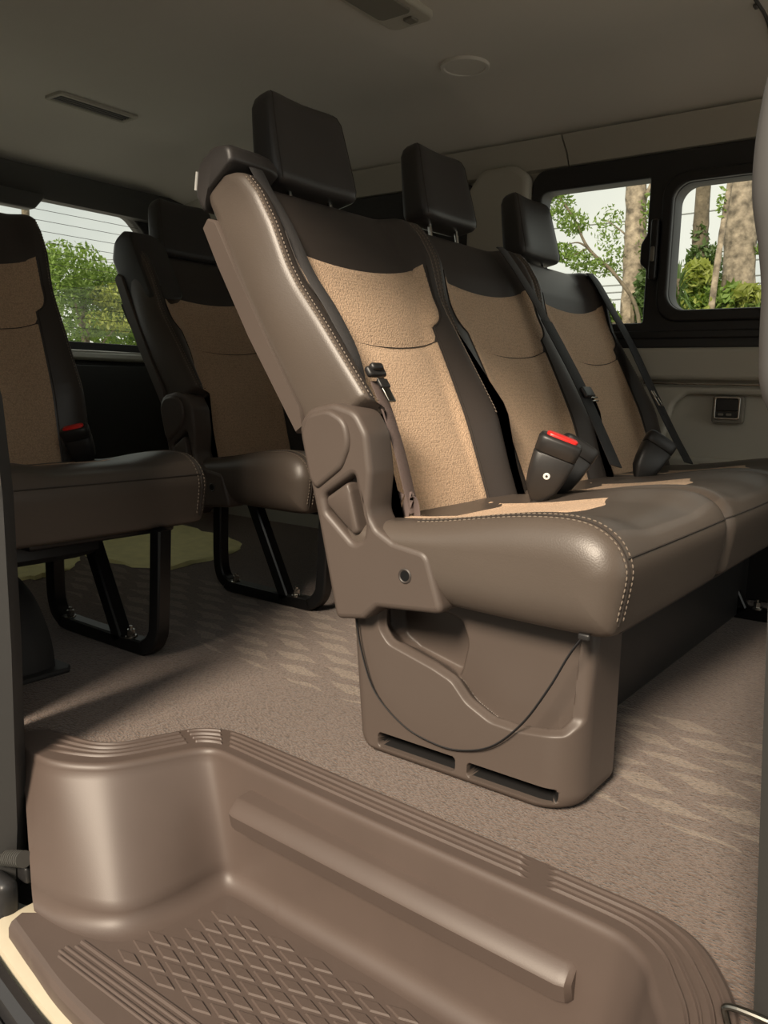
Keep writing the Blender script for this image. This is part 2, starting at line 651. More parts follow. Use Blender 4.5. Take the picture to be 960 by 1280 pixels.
# headliner side cornice: strip under the ceiling seam with a vertical joint
for k, (x0, x1) in enumerate(((XR, -1.283), (-1.277, -.1), (-.094, XF))):
    prof = [(YW - .075, 1.462), (YW - .07, 1.452), (YW - .03, 1.415), (YW - .012, 1.380), (YW + .012, 1.370), (YW + .03, 1.47)]
    V, F = loft([[(x, y, z) for y, z in prof] for x in (x0, x0 + .002, x1 - .002, x1)])
    struct(obj('trim_%d' % (k + 1), V, F, M['wall_gray']))
# pale pillar cover between the far windows
p = plate('trim_4', [round_poly([(-1.655, .80), (-1.41, .80), (-1.412, 1.36), (-1.47, 1.40), (-1.60, 1.40), (-1.655, 1.33)], .05)], YW - .05, YW + .01, .02, M['wall_gray'])
struct(p)
# lower side trim: padded ledge, rail line, raised door-card panel
p = plate('trim_5', [rrect(-1.64, XF, .672, .772, .018)], YW - .035, YW + .01, .014, M['wall_gray'])
struct(p)
V, F = tube([(-.965, YW - .030, .660), (-.85, YW - .032, .659), (.4, YW - .032, .659), (XF, YW - .03, .659)], .0035, 8)
struct(obj('trim_6', V, F, M['steel']))
card = round_poly([(-.93, .40), (XF, .40), (XF, .628), (-.84, .628), (-.875, .60)], .03)
p = plate('trim_7', [rrect(-1.64, XF, .38, .652, .01), round_poly([(-.905, .43), (XF - .2, .43), (XF - .2, .628), (-.83, .628), (-.868, .595)], .035)], YW - .028, YW + .01, .012, M['wall_gray'])
struct(p)
p = plate('trim_8', [rrect(-1.64, XF, .0, .385, .01)], YW - .03, YW + .01, .008, M['black_plastic'])
struct(p)


def window(name, outer, panes, y0, y1, lip=.0, fmat=None):
    root = bpy.data.objects.new(name, None)
    COL.objects.link(root)
    root.location = (sum(p[0] for p in outer) / len(outer), (y0 + y1) / 2, .775)
    struct(root)
    plate('window_frame', [outer] + panes, y0, y1, .008, fmat or M['rubber'], root)
    for L in panes:
        xs = [p[0] for p in L]
        zs = [p[1] for p in L]
        MBp = MB()
        yg = (y0 + y1) / 2 + .012
        MBp.add([(x, yg, z) for x, z in rrect(min(xs) - .006, max(xs) + .006, min(zs) - .006, max(zs) + .006, .02)], [list(range(36))])
        MBp.obj('pane', M['glass'], root, smooth=False)
    return root


P1 = round_poly([(-1.372, .853), (-.990, .853), (-.990, 1.02), (-1.012, 1.04), (-1.012, 1.10), (-.994, 1.13), (-.994, 1.301), (-1.372, 1.301)], [.03, .008, .02, .02, .02, .02, .008, .03])
P2 = rrect(-.910, -.12, .890, 1.272, .055)
win = window('window_1', rrect(-1.41, -.055, .768, 1.374, .052), [P1, P2], YW - .018, YW + .06)
# sliding sash: rounded inner frame around the second pane, its guide rail and its latch
plate('sash', [rrect(-.946, -.085, .852, 1.305, .07), rrect(-.912, -.118, .888, 1.274, .056)], YW - .034, YW - .006, .008, M['black_plastic'], win)
plate('sash_rail', [rrect(-1.36, -.09, .800, .826, .008)], YW - .026, YW - .008, .006, M['black_plastic'], win)
lt = plate('latch', [rrect(-.972, -.948, .985, 1.17, .008)], YW - .046, YW - .02, .006, M['black_plastic'], win)
plate('latch_button', [rrect(-.966, -.954, 1.04, 1.085, .004)], YW - .052, YW - .044, .002, M['gray_plastic'], lt)
window('window_2', rrect(-3.105, -1.64, .768, 1.374, .062), [rrect(-2.98, -1.80, .86, 1.14, .06)], YW - .018, YW + .06)
window('window_3', rrect(.075, 1.355, .768, 1.374, .052), [rrect(.14, 1.29, .85, 1.30, .06)], YW - .018, YW + .06)

# rear wall and its wide window
rear_hole = round_poly([(.90, .795), (2.53, .795), (2.50, 1.30), (2.42, 1.372), (1.00, 1.372), (.92, 1.30)], [.05, .05, .10, .08, .08, .10])
p = plate('wall_rear', [[(.60, -.03), (YW + .05, -.03), (YW + .05, 1.60), (.60, 1.60)], rear_hole], XR - .08, XR - .01, .006, M['pillar_gray'], axis='x')
struct(p)
p = plate('trim_9', [[(.62, .0), (YW, .0), (YW, .70), (.62, .70)]], XR - .02, XR + .03, .01, M['black_plastic'], axis='x')
struct(p)
# header above the rear window and its side pillar
V, F = loft([[(XR + .0, y, 1.355), (XR + .035, y, 1.36), (XR + .10, y, 1.425), (XR + .11, y, 1.462), (XR, y, 1.49)] for y in (.64, 1.2, 1.9, YW)])
struct(obj('trim_10', V, F, M['pillar_gray']))
rw = bpy.data.objects.new('window_4', None)
COL.objects.link(rw)
rw.location = (XR, 1.7, .79)
struct(rw)
plate('window_frame', [round_poly([(.86, .755), (2.57, .755), (2.54, 1.33), (2.44, 1.405), (.98, 1.405), (.88, 1.33)], .1), rear_hole], XR - .05, XR - .004, .008, M['rubber'], rw, axis='x')
V = [(XR - .03, y, z) for y, z in rear_hole]
obj('pane', V, [list(range(len(V)))], M['glass'], rw, smooth=False)
V, F = [], []
mbd = MB()
for k in range(12):
    z = .855 + k * .043
    mbd.add(*tube([(XR - .026, .93, z), (XR - .026, 2.50, z)], .0011, 5))
mbd.obj('defroster_lines', M['defrost'], rw)
# pale sill bar below the rear glass
plate('window_sill', [rrect(.80, 2.60, .715, .760, .02)], XR - .01, XR + .035, .014, M['sill_metal'], rw, axis='x')
# dark lamp housing at the top centre of the rear window
plate('lamp_housing', [round_poly([(1.45, 1.31), (1.92, 1.31), (1.985, 1.385), (1.40, 1.385)], .03)], XR - .02, XR + .05, .014, M['pillar_gray'], rw, axis='x')

# near side wall behind the sliding door opening, window closed up to dim the rear seats
p = plate('wall_right', [[(XR, -.55), (-1.40, -.55), (-1.40, 1.53), (XR, 1.53)]], YN - .10, YN + .02, .008, M['wall_gray'])
struct(p)
# header over the door opening and the wall ahead of it
p = plate('trim_11', [[(-1.40, 1.40), (XF, 1.40), (XF, 1.60), (-1.40, 1.60)]], YN - .12, YN + .0, .02, M['wall_gray'])
struct(p)
p = plate('wall_front', [[(.02, -.55), (XF, -.55), (XF, 1.53), (.02, 1.53)], rrect(.25, 1.45, .78, 1.36, .06)], YN - .06, YN + .06, .008, M['wall_gray'])
struct(p)
window('window_5', rrect(.24, 1.46, .77, 1.37, .06), [rrect(.31, 1.39, .85, 1.30, .06)], YN - .05, YN + .07)

M['pillar_dark'] = mat('dark_grey_rear_door_trim', srgb(56, 55, 54), 0.55, bump='noise', scale=700, strength=0.12)
# rear door pillar at the left edge: grey trim, black seal, cream flange
r_ = [(-1.42, .60), (-1.35, .605), (-1.31, .62), (-1.295, .65), (-1.318, .68), (-1.40, .715), (-1.45, .72)]
V, F = loft([[(x + dx, y, z) for x, y in r_] for z, dx in ((-.22, .05), (-.10, .066), (.2, .074), (.45, .070), (.60, .050), (.70, .0), (.9, -.03), (1.45, -.09))])
struct(obj('trim_12', V, F, M['pillar_dark']))
V, F = tube(catmull([(-1.275, .640, -.26), (-1.256, .642, -.05), (-1.250, .644, .2), (-1.252, .644, .45), (-1.27, .644, .9), (-1.32, .644, 1.42)], 30), .012, 10)
struct(obj('trim_13', V, F, M['seal']))
V, F = tube(catmull([(-1.212, .630, .444), (-1.210, .628, .52), (-1.208, .628, .60), (-1.211, .628, .635), (-1.220, .628, .652), (-1.226, .628, .665), (-1.245, .628, .9), (-1.29, .628, 1.40)], 40), lambda i: .0075 if i < 2 else .010, 10)
struct(obj('trim_14', V, F, M['cream']))

# front door pillar at the right edge, leaning back
M['post'] = mat('dark_grey_door_post', srgb(52, 51, 49), 0.55, bump='noise', scale=700, strength=0.12)
r_ = [(.034, .80), (.029, .835), (.034, .87), (.07, .90), (.22, .90), (.22, .78), (.07, .78)]
rows = ((-.25, -.150), (.04, -.172), (.31, -.187), (.55, -.199), (.95, -.215), (1.2, -.225), (1.5, -.25))
V, F = loft([[(x + dx, y, z) for x, y in r_] for z, dx in rows])
struct(obj('trim_15', V, F, M['post']))

# door sill: cream step edge, black weather strips, cream rocker
def strip(name, prof, m):
    # prof: (offset outwards, z) swept along the slightly bowed sill line
    line = catmull([(-1.20, .603), (-1.15, .596), (-1.05, .580), (-.93, .566), (-.70, .556), (-.4, .552), (-.05, .552)], 40)
    V_, F_ = loft([[(p_[0], p_[1] - o, z) for o, z in prof] for p_ in line])
    return struct(obj(name, V_, F_, m))


strip('trim_16', [(-.06, -.225), (.002, -.224), (.026, -.232), (.034, -.25), (.034, -.30), (-.06, -.30)], M['cream'])
strip('trim_17', [(.030, -.246), (.036, -.232), (.050, -.228), (.062, -.236), (.066, -.262), (.03, -.275)], M['seal'])
strip('trim_18', [(.064, -.262), (.070, -.254), (.082, -.252), (.092, -.262), (.092, -.30), (.06, -.30)], M['rubber'])
strip('trim_19', [(.088, -.285), (.096, -.272), (.125, -.268), (.165, -.285), (.185, -.33), (.19, -.55), (.08, -.55)], M['cream'])

# ------------------------------------------------------------------ door step
step = thing('door_step', 'brown moulded plastic entry step with ribbed edge and diamond tread inside the door', 'step', (-.7, .75, -.2))
NS = 560
NN, OO, BB = (catmull(L, NS) for L in (STEP_N, STEP_O, STEP_B))
def smooth_path(P_, h):
    P_ = np.array(P_)
    Q_ = P_.copy()
    for i in range(len(P_)):
        k_ = min(h, i, len(P_) - 1 - i)
        Q_[i] = P_[i - k_:i + k_ + 1].mean(axis=0)
    return Q_


NN, OO, BB = smooth_path(NN, 14), smooth_path(OO, 14), smooth_path(BB, 14)


def s_mask(c_):
    # ribs are interrupted by two smooth cross bands; control index c_
    m = 1.0
    for c0, h in ((5.2, .2), (7.0, .2), (11.3, .13)):
        m *= float(sst(h - .03, h + .03, abs(c_ - c0)))
    return m * float(sst(.9, 1.5, c_))


prof_rows = []            # functions (i) -> point
STRIP = 64


def step_pt(i, kind, q):
    n0, o0, b0 = NN[i], OO[i], BB[i]
    if kind == 'O':
        p_ = o0 + (n0 - o0) * .0
        return (p_[0], p_[1], q)
    if kind == 'S':           # across the strip
        p_ = o0 + (n0 - o0) * q
        c_ = i / (NS - 1) * (len(STEP_N) - 1)
        ph = (q - .14) / .72 * 4
        r_ = 0
        if 0 < ph < 4:
            u = ph % 1.0
            r_ = .0034 * (sst(.10, .18, u) - sst(.34, .46, u)) * s_mask(c_)
        z = .012 + r_ - .004 * (1 - sst(0, .08, q))
        return (p_[0], p_[1], z)
    d = b0 - n0
    L = max(np.linalg.norm(d), 1e-6)
    # direction into the well: use the strip direction for the nose
    e = (n0 - o0) / max(np.linalg.norm(n0 - o0), 1e-6)
    if kind == 'R':           # nose, q angle 0..90
        a_ = q * PI / 2
        p_ = n0 + e * (.011 * math.sin(a_))
        return (p_[0], p_[1], .012 - .013 * (1 - math.cos(a_)))
    if kind == 'W':           # wall
        st = n0 + e * .011
        en = b0 - d / L * .0
        p_ = st + (en - st) * q
        return (p_[0], p_[1], -.001 + (-.168 + .001) * q)
    if kind == 'F':           # fillet into the tread
        a_ = q * PI / 2
        dirn = d / L if L > .03 else e
        dirn = (dirn + e) / np.linalg.norm(dirn + e)
        p_ = b0 + dirn * (.034 * (1 - math.cos(a_)))
        return (p_[0], p_[1], -.168 - .032 * math.sin(a_))


rows = [('O', -.004)] + [('S', k / STRIP) for k in range(STRIP + 1)] + [('R', k / 6) for k in range(1, 7)] + [('W', k / 16) for k in range(1, 17)] + [('F', k / 8) for k in range(1, 9)]
IDX = []
for k_, q in rows:
    s0 = 0.0
    i0 = s0 / (len(STEP_N) - 1) * (NS - 1)
    IDX.append(i0)


def st_at(i, j):
    k_, q = rows[j]
    i0 = IDX[j]
    f_ = i0 + (NS - 1 - i0) * i / (NS - 1)
    a_ = int(min(f_, NS - 2))
    t_ = f_ - a_
    p0, p1 = np.array(step_pt(a_, k_, q)), np.array(step_pt(a_ + 1, k_, q))
    return p0 + (p1 - p0) * t_


V, F = grid(st_at, NS, len(rows))
obj('riser', V, F, M['step_plastic'], step, angle=40)

# tread: flat floor of the well with sill ribs and raised lozenges
TZ = -.2
edge = [(-1.150, .598), (-1.05, .580), (-.93, .562), (-.70, .552), (-.4, .548), (-.14, .548)]
edge_c = [tuple(p_) for p_ in catmull(edge, 40)]
bt = [(x, y + .004) for x, y in [tuple(BB[int(k)]) for k in np.linspace(32, NS - 1, 60)]]
left_c = [(-1.155, .612), (-1.135, .628)]
MBt = MB()
poly = edge_c + [(-.14, .63)] + bt[::-1] + left_c[::-1]
MBt.add([(x, y, TZ) for x, y in poly], [list(range(len(poly)))])
# rolled edge down to the sill
V, F = loft([[(x, y, TZ), (x, y - .006, TZ - .002), (x, y - .011, TZ - .010), (x, y - .012, TZ - .045), (x, y + .004, TZ - .045)] for x, y in edge_c])
MBt.add(V, F)
# long ribs
for y_, x0 in ((.5925, -1.02), (.600, -1.03), (.610, -1.03), (.620, -1.02)):
    V, F = loft([[(x, y_ - .0035, TZ - .001), (x, y_ - .001, TZ + .0022), (x, y_ + .001, TZ + .0022), (x, y_ + .0035, TZ - .001)] for x in (x0, -.16)])
    MBt.add(V, F)
V, F = loft([[(x, y_, z) for y_, z in ((.627, TZ - .001), (.630, TZ + .003), (.633, TZ + .003), (.6335, TZ - .001))] for x in (-1.022, -.16)])
MBt.add(V, F)


def in_tread(x, y):
    if y < .645:
        return False
    for k in range(0, NS - 1, 4):
        pass
    bx, by = BB[:, 0], BB[:, 1]
    d = np.hypot(bx - x, by - y)
    k = int(np.argmin(d))
    e = NN[k] - OO[k]
    e = e / np.linalg.norm(e)
    return d[k] > .047 and (np.array([x, y]) - BB[k]) @ e > 0


for ix in range(0, 26):
    for iy in range(-1, 20):
        x = -1.05 + .0375 * ix + .0
        y = .640 + .0133 * iy
        if (ix + iy) % 2 or not in_tread(x, y):
            continue
        hx, hy, hz = .0285, .0094, .0026
        out = [(x - hx, y), (x, y - hy), (x + hx, y), (x, y + hy)]
        inn_ = [(x - hx * .86, y), (x, y - hy * .80), (x + hx * .86, y), (x, y + hy * .80)]
        V = [(a_, b_, TZ - .0005) for a_, b_ in out] + [(a_, b_, TZ + hz) for a_, b_ in inn_]
        MBt.add(V, [(0, 1, 5, 4), (1, 2, 6, 5), (2, 3, 7, 6), (3, 0, 4, 7), (4, 5, 6, 7)])
MBt.obj('tread', M['step_plastic'], step, angle=30)
# protruding kick bar on the riser
prof = [(.905, -.080), (.858, -.083), (.852, -.085), (.836, -.101), (.834, -.106), (.840, -.133), (.846, -.138), (.905, -.140)]
rings = []
for x, s in ((-.932, .80), (-.927, .95), (-.915, 1), (-.36, 1), (-.349, .95), (-.343, .82)):
    rings.append([(x, .90 + (y - .90) * s, -.064 + (z + .112) * s * .92 - .018 * (x + .63) / .58) for y, z in prof])
V, F = loft(rings)
obj('kick_bar', V, F, M['step_plastic'], step, angle=30)
# thin slot at the right end of the riser
V, F = tube(catmull([(-.300, .812, -.115), (-.292, .808, -.080), (-.284, .806, -.072), (-.276, .800, -.078)], 12), .0022, 6)
obj('slot', V, F, M['seam'], step)

# black guide bracket, ribbed conduit and latch stub behind the step's left end
bk = thing('door_bracket', 'black plastic bracket in the notch at the left end of the door step', 'bracket', (-1.2, .66, -.2))
MBk = MB()
V, F = grid(lambda i, j: (-1.40 + .22 * i / 23, .715 - .05 * (j / 15) ** 1.5 - .012 * math.sin(PI * i / 23), -.06 - .185 * j / 15 + .03 * ((i - 14) / 14) ** 2 * (j / 15)), 24, 16)
MBk.add(V, F)
MBk.add(*box((-1.215, .655, -.175), (.03, .02, .03), .006))
MBk.add(*box((-1.26, .615, -.255), (.14, .05, .03), .01))
MBk.add(*box((-1.262, .618, -.222), (.13, .034, .105), .014))
MBk.obj('bracket_body', M['black_plastic'], bk)
V, F = tube([(-1.245, .628, -.205), (-1.205, .626, -.243), (-1.175, .618, -.262)], .010, 10)
obj('rim', V, F, M['rubber'], bk)
M['conduit'] = mat('dark_ribbed_conduit', srgb(70, 69, 66), 0.35)
cd = thing('conduit', 'ribbed dark conduit hose at the left end of the door step', 'hose', (-1.25, .64, -.15))
pth = [(-1.34, .632, -.205), (-1.29, .634, -.172), (-1.24, .637, -.152), (-1.192, .640, -.137)]
cp = catmull(pth, 201)
V, F = tube(cp, lambda i: .0135 if (i % 8) in (0, 1, 2, 3) else .0095, 14)
obj('hose', V, F, M['conduit'], cd)
cb = thing('latch_stub', 'small cream metal tab on the sill beside the black bracket', 'tab', (-1.21, .6, -.26))
MBk = MB()
MBk.add(*box((-1.225, .592, -.262), (.06, .022, .016), .006))
MBk.add(*box((-1.193, .590, -.268), (.022, .012, .010), .003))
MBk.obj('tab', M['cream'], cb)


# ------------------------------------------------------------------ seats
TILT0 = math.atan2(.407, .59)


class Frame:
    """local frame of a backrest: a across the van, t up the back, n forward"""
    def __init__(self, dx, dz, tilt=0.0):
        an = TILT0 - tilt
        self.P = np.array([-.76 + dx, 0, .41 + dz])
        self.T = np.array([-math.sin(an), 0, math.cos(an)])
        self.N = np.array([math.cos(an), 0, math.sin(an)])
        self.Y = np.array([0, 1.0, 0])

    def __call__(self, y, t_, n_):
        return self.P + self.T * t_ + self.N * n_ + self.Y * y


TE = [-.05, .0, .10, .198, .226, .294, .38, .463, .505, .588, .655, .698, .719, .74]
NE = [-.040, -.035, -.005, .038, .042, .036, .029, .020, .020, .032, .034, .026, .012, -.01]
TTOP = .742


def n_edge(t_):
    return float(np.interp(t_, TE, NE))


def n_center(t_):
    return -.100 + .100 * min(max(t_ / .6, 0), 1.0) ** .8 - .012 * max(0, (t_ - .62) / .12) ** 2


BOL = [1.0, .5]          # how far the near and the far bolster stand proud


def front_n(a_, t_, wd):
    d = min(a_, wd - a_)
    ne, nc = n_edge(t_), n_center(t_)
    kb = BOL[0] if a_ < wd / 2 else BOL[1]
    if t_ < .62:
        ne = nc + (ne - nc) * (kb + (1 - kb) * float(sst(.48, .62, t_)))
    bw = .125 if t_ < .42 else .125 - .05 * sst(.42, .56, t_)
    if a_ < wd / 2 and BOL[0] > .9:
        bw = .058 + (bw - .058) * float(sst(.16, .38, t_))
    k = 1 - sst(.022, bw, d)
    v = nc + (ne - nc) * float(k)
    r = .016
    if d < r:
        v -= r - math.sqrt(max(r * r - (r - d) ** 2, 0))
    return v


def make_backrest(root, fr, y0, wd, name_mats=None, near_lip=True):
    """upholstered backrest with its insert, seams and stitching"""
    BOL[0], BOL[1] = (1.0, .5) if near_lip else (.28, .45)
    ts = list(np.concatenate([np.linspace(-.05, .17, 10), np.linspace(.18, .24, 14), np.linspace(.25, .70, 46), np.linspace(.705, TTOP, 14)]))
    NA = 44
    rings, fm = [], []
    for t_ in ts:
        top = sst(TTOP - .045, TTOP, t_)
        q = math.sqrt(max(0, 1 - min(1, (t_ - (TTOP - .04)) / .04) ** 2)) if t_ > TTOP - .04 else 1.0
        lip = float(1 - sst(.195, .225, t_)) if near_lip else 0
        aL = .044 * lip
        side = .010 * math.sin(PI * min(max((t_ - .2) / .5, 0), 1)) if near_lip else 0
        ring = []
        nb = -.104 + .024 * sst(.5, .74, t_)
        mid = (nb + n_edge(t_)) / 2 - .01
        # corner shoulders: top narrows slightly
        sh = .018 * (1 - q)
        aa = np.concatenate([np.linspace(0, .03, 9), np.linspace(.04, wd - .04, NA - 18), np.linspace(wd - .03, wd, 9)])
        for a_ in aa:
            f_ = front_n(a_, t_, wd)
            f_ = mid + (f_ - mid) * (.25 + .75 * q)
            ring.append((min(max(a_, aL + sh), wd - sh), f_))
        ring.append((wd + 0.0 - sh, mid))
        for a_ in np.linspace(wd - .012 - sh, .012 + aL + sh, 12):
            ring.append((a_, mid + (nb - mid) * (.25 + .75 * q)))
        for u in np.linspace(.12, .88, 6):
            nn_ = nb + (n_edge(t_) - .016 - nb) * u
            nn_ = mid + (nn_ - mid) * (.25 + .75 * q)
            ring.append((aL + sh - side * math.sin(PI * u), nn_))
        rings.append([fr(y0 + a_, t_, n_) for a_, n_ in ring])
    k = len(rings[0])
    V, F = loft(rings)
    NF = len(aa)
    fm = []
    for i in range(len(rings) - 1):
        for j in range(k):
            fm.append(0 if (j < NF - 1 and j >= 3) or ts[i] < .19 else 1)
    fm += [1, 0]
    br = obj('backrest', V, F, [M['dark_leather'], M['taupe']], root, fmat=fm, angle=60)
    # beige insert following the front surface
    c_ = wd / 2

    def hw(t_):
        lo = .163 + .045 * t_
        if t_ < .435:
            return lo
        u = min((t_ - .435) / .05, 1)
        return lo + (wd / 2 - .034 - lo) * math.sqrt(max(0, 1 - (1 - u) ** 2))

    rs = list(np.linspace(0, .70, 40)) + list(np.linspace(.705, .86, 26)) + list(np.linspace(.87, 1, 8))
    NSX = 33

    def ins(i, j):
        s_ = -1 + 2 * j / (NSX - 1)
        tt = .582 - .030 * (1 - s_ * s_) + .004 * s_
        t_ = .004 + (tt - .004) * rs[i]
        a_ = c_ + s_ * (hw(t_) + (.034 * (1 - float(sst(.10, .34, t_))) if s_ < 0 and near_lip else 0))
        edge_ = min(rs[i], 1 - rs[i], (1 - abs(s_)) / 2) 
        off = .0035 if 0 < i < len(rs) - 1 and 0 < j < NSX - 1 else -.002
        seam_t = .400 - .020 * (1 - s_ * s_)
        off -= .0035 * math.exp(-((t_ - seam_t) / .004) ** 2) if off > 0 else 0
        pad = .004 * (1 - s_ ** 4) * (1 - math.exp(-((t_ - seam_t) / .03) ** 2)) * math.sin(PI * min(1, max(0, rs[i]))) ** .4
        return fr(y0 + a_, t_, front_n(a_, t_, wd) + off + pad)
    V, F = grid(ins, len(rs), NSX)
    obj('insert', V, F, M['beige'], br, angle=50)
    # seam across the insert
    ss = np.linspace(-.96, .96, 24)
    P_ = []
    for s_ in ss:
        t_ = .400 - .020 * (1 - s_ * s_)
        a_ = c_ + s_ * hw(t_)
        P_.append(fr(y0 + a_, t_, front_n(a_, t_, wd) + .0015))
    mbs = MB()
    mbs.add(*tube(P_, .0011, 5))
    # outline seams of the bolsters
    for sg in (-1, 1):
        P_ = []
        for t_ in np.linspace(.01, .575, 60):
            a_ = c_ + sg * (hw(t_) + .001)
            P_.append(fr(y0 + a_, t_, front_n(a_, t_, wd) + .001))
        mbs.add(*tube(P_, .0013, 5))
    mbs.obj('seam', M['seam'], br)
    # twin stitching along both front edges
    for pair in ((.006, .014), (wd - .006, wd - .014)):
        mbs = MB()
        for a_ in pair:
            P_ = [fr(y0 + a_ + (.044 * float(1 - sst(.195, .225, t_)) if near_lip and a_ < .1 else 0), t_, front_n(a_, t_, wd) + .0006) for t_ in np.linspace(.21, .70, 60)]
            mbs.add(*dashes(P_, .0011, .0052, .0030))
        mbs.obj('stitching', M['thread'], br)
    return br


def headrest_shape(fr, yc, wd=.245, ht=.195, th=.092):
    """winged headrest pad, more upright than the back"""
    base = fr(yc, TTOP + .012, -.030)
    up = Vector((-.20, 0, .98)).normalized()
    fw = Vector((.98, 0, .20)).normalized()
    rings = []
    n_ = 40
    zs = [ht * q for q in (0, .016, .05, .12, .25, .4, .57, .73, .85, .93, .97, .994, 1)]
    for z in zs:
        u = z / ht
        e = min(z, ht - z)
        r = .020 if z < .10 else .030
        ins_ = (r - math.sqrt(max(r * r - (r - min(e, r)) ** 2, 0)))
        hw_ = wd / 2 * (1.02 - .13 * u ** 1.6) - ins_
        hd = th / 2 * (1.06 - .28 * u) - ins_
        ring = []
        for k in range(n_):
            an = 2 * PI * k / n_
            cx, sx = math.cos(an), math.sin(an)
            ex = .42
            px = hw_ * math.copysign(abs(cx) ** ex, cx)
            pn = hd * math.copysign(abs(sx) ** ex, sx)
            if pn > 0:
                pn -= .012 * (1 - (px / max(hw_, 1e-6)) ** 2)
            ring.append(Vector(base) + Vector((0, 1, 0)) * px + fw * pn + up * z)
        rings.append(ring)
    return rings, Vector(base), up, fw


def make_headrest(root, fr, yc, wd=.245, raise_=.0):
    rings, base, up, fw = headrest_shape(fr, yc, wd)
    rings = [[p_ + up * raise_ for p_ in r_] for r_ in rings]
    V, F = loft(rings)
    hr = obj('headrest', V, F, M['black_leather'], root, angle=50)
    for s in (-1, 1):
        MBp = MB()
        MBp.add(*tube([base + Vector((0, s * .062, 0)) + up * (.03 + raise_), base + Vector((0, s * .062, 0)) - up * .05], .0055, 10))
        MBp.obj('post', M['steel'], hr)
        MBp = MB()
        MBp.add(*tube([base + Vector((0, s * .062, 0)) + up * (-.012), base + Vector((0, s * .062, 0)) - up * .03], .013, 12))
        MBp.obj('post_sleeve', M['black_plastic'], hr)
    # side seams of the pad
    for s in (-1, 1):
        P_ = []
        for r_ in rings[2:-2]:
            best = max(r_, key=lambda q: (q - base).dot(fw) * 1.0 + s * (q.y - yc) * .35)
            P_.append(best)
        V, F = tube(P_, .0012, 5)
        obj('headrest_seam', V, F, M['seam'], hr)
    return hr


CPROF = [(-.90, .395), (-.84, .408), (-.757, .416), (-.696, .424), (-.64, .434), (-.591, .443), (-.54, .450), (-.489, .453), (-.455, .450), (-.43, .441), (-.41, .426), (-.397, .405), (-.392, .385), (-.394, .36), (-.399, .33), (-.404, .303), (-.412, .291), (-.44, .286), (-.55, .286), (-.66, .288), (-.76, .292), (-.88, .296), (-.90, .31)]


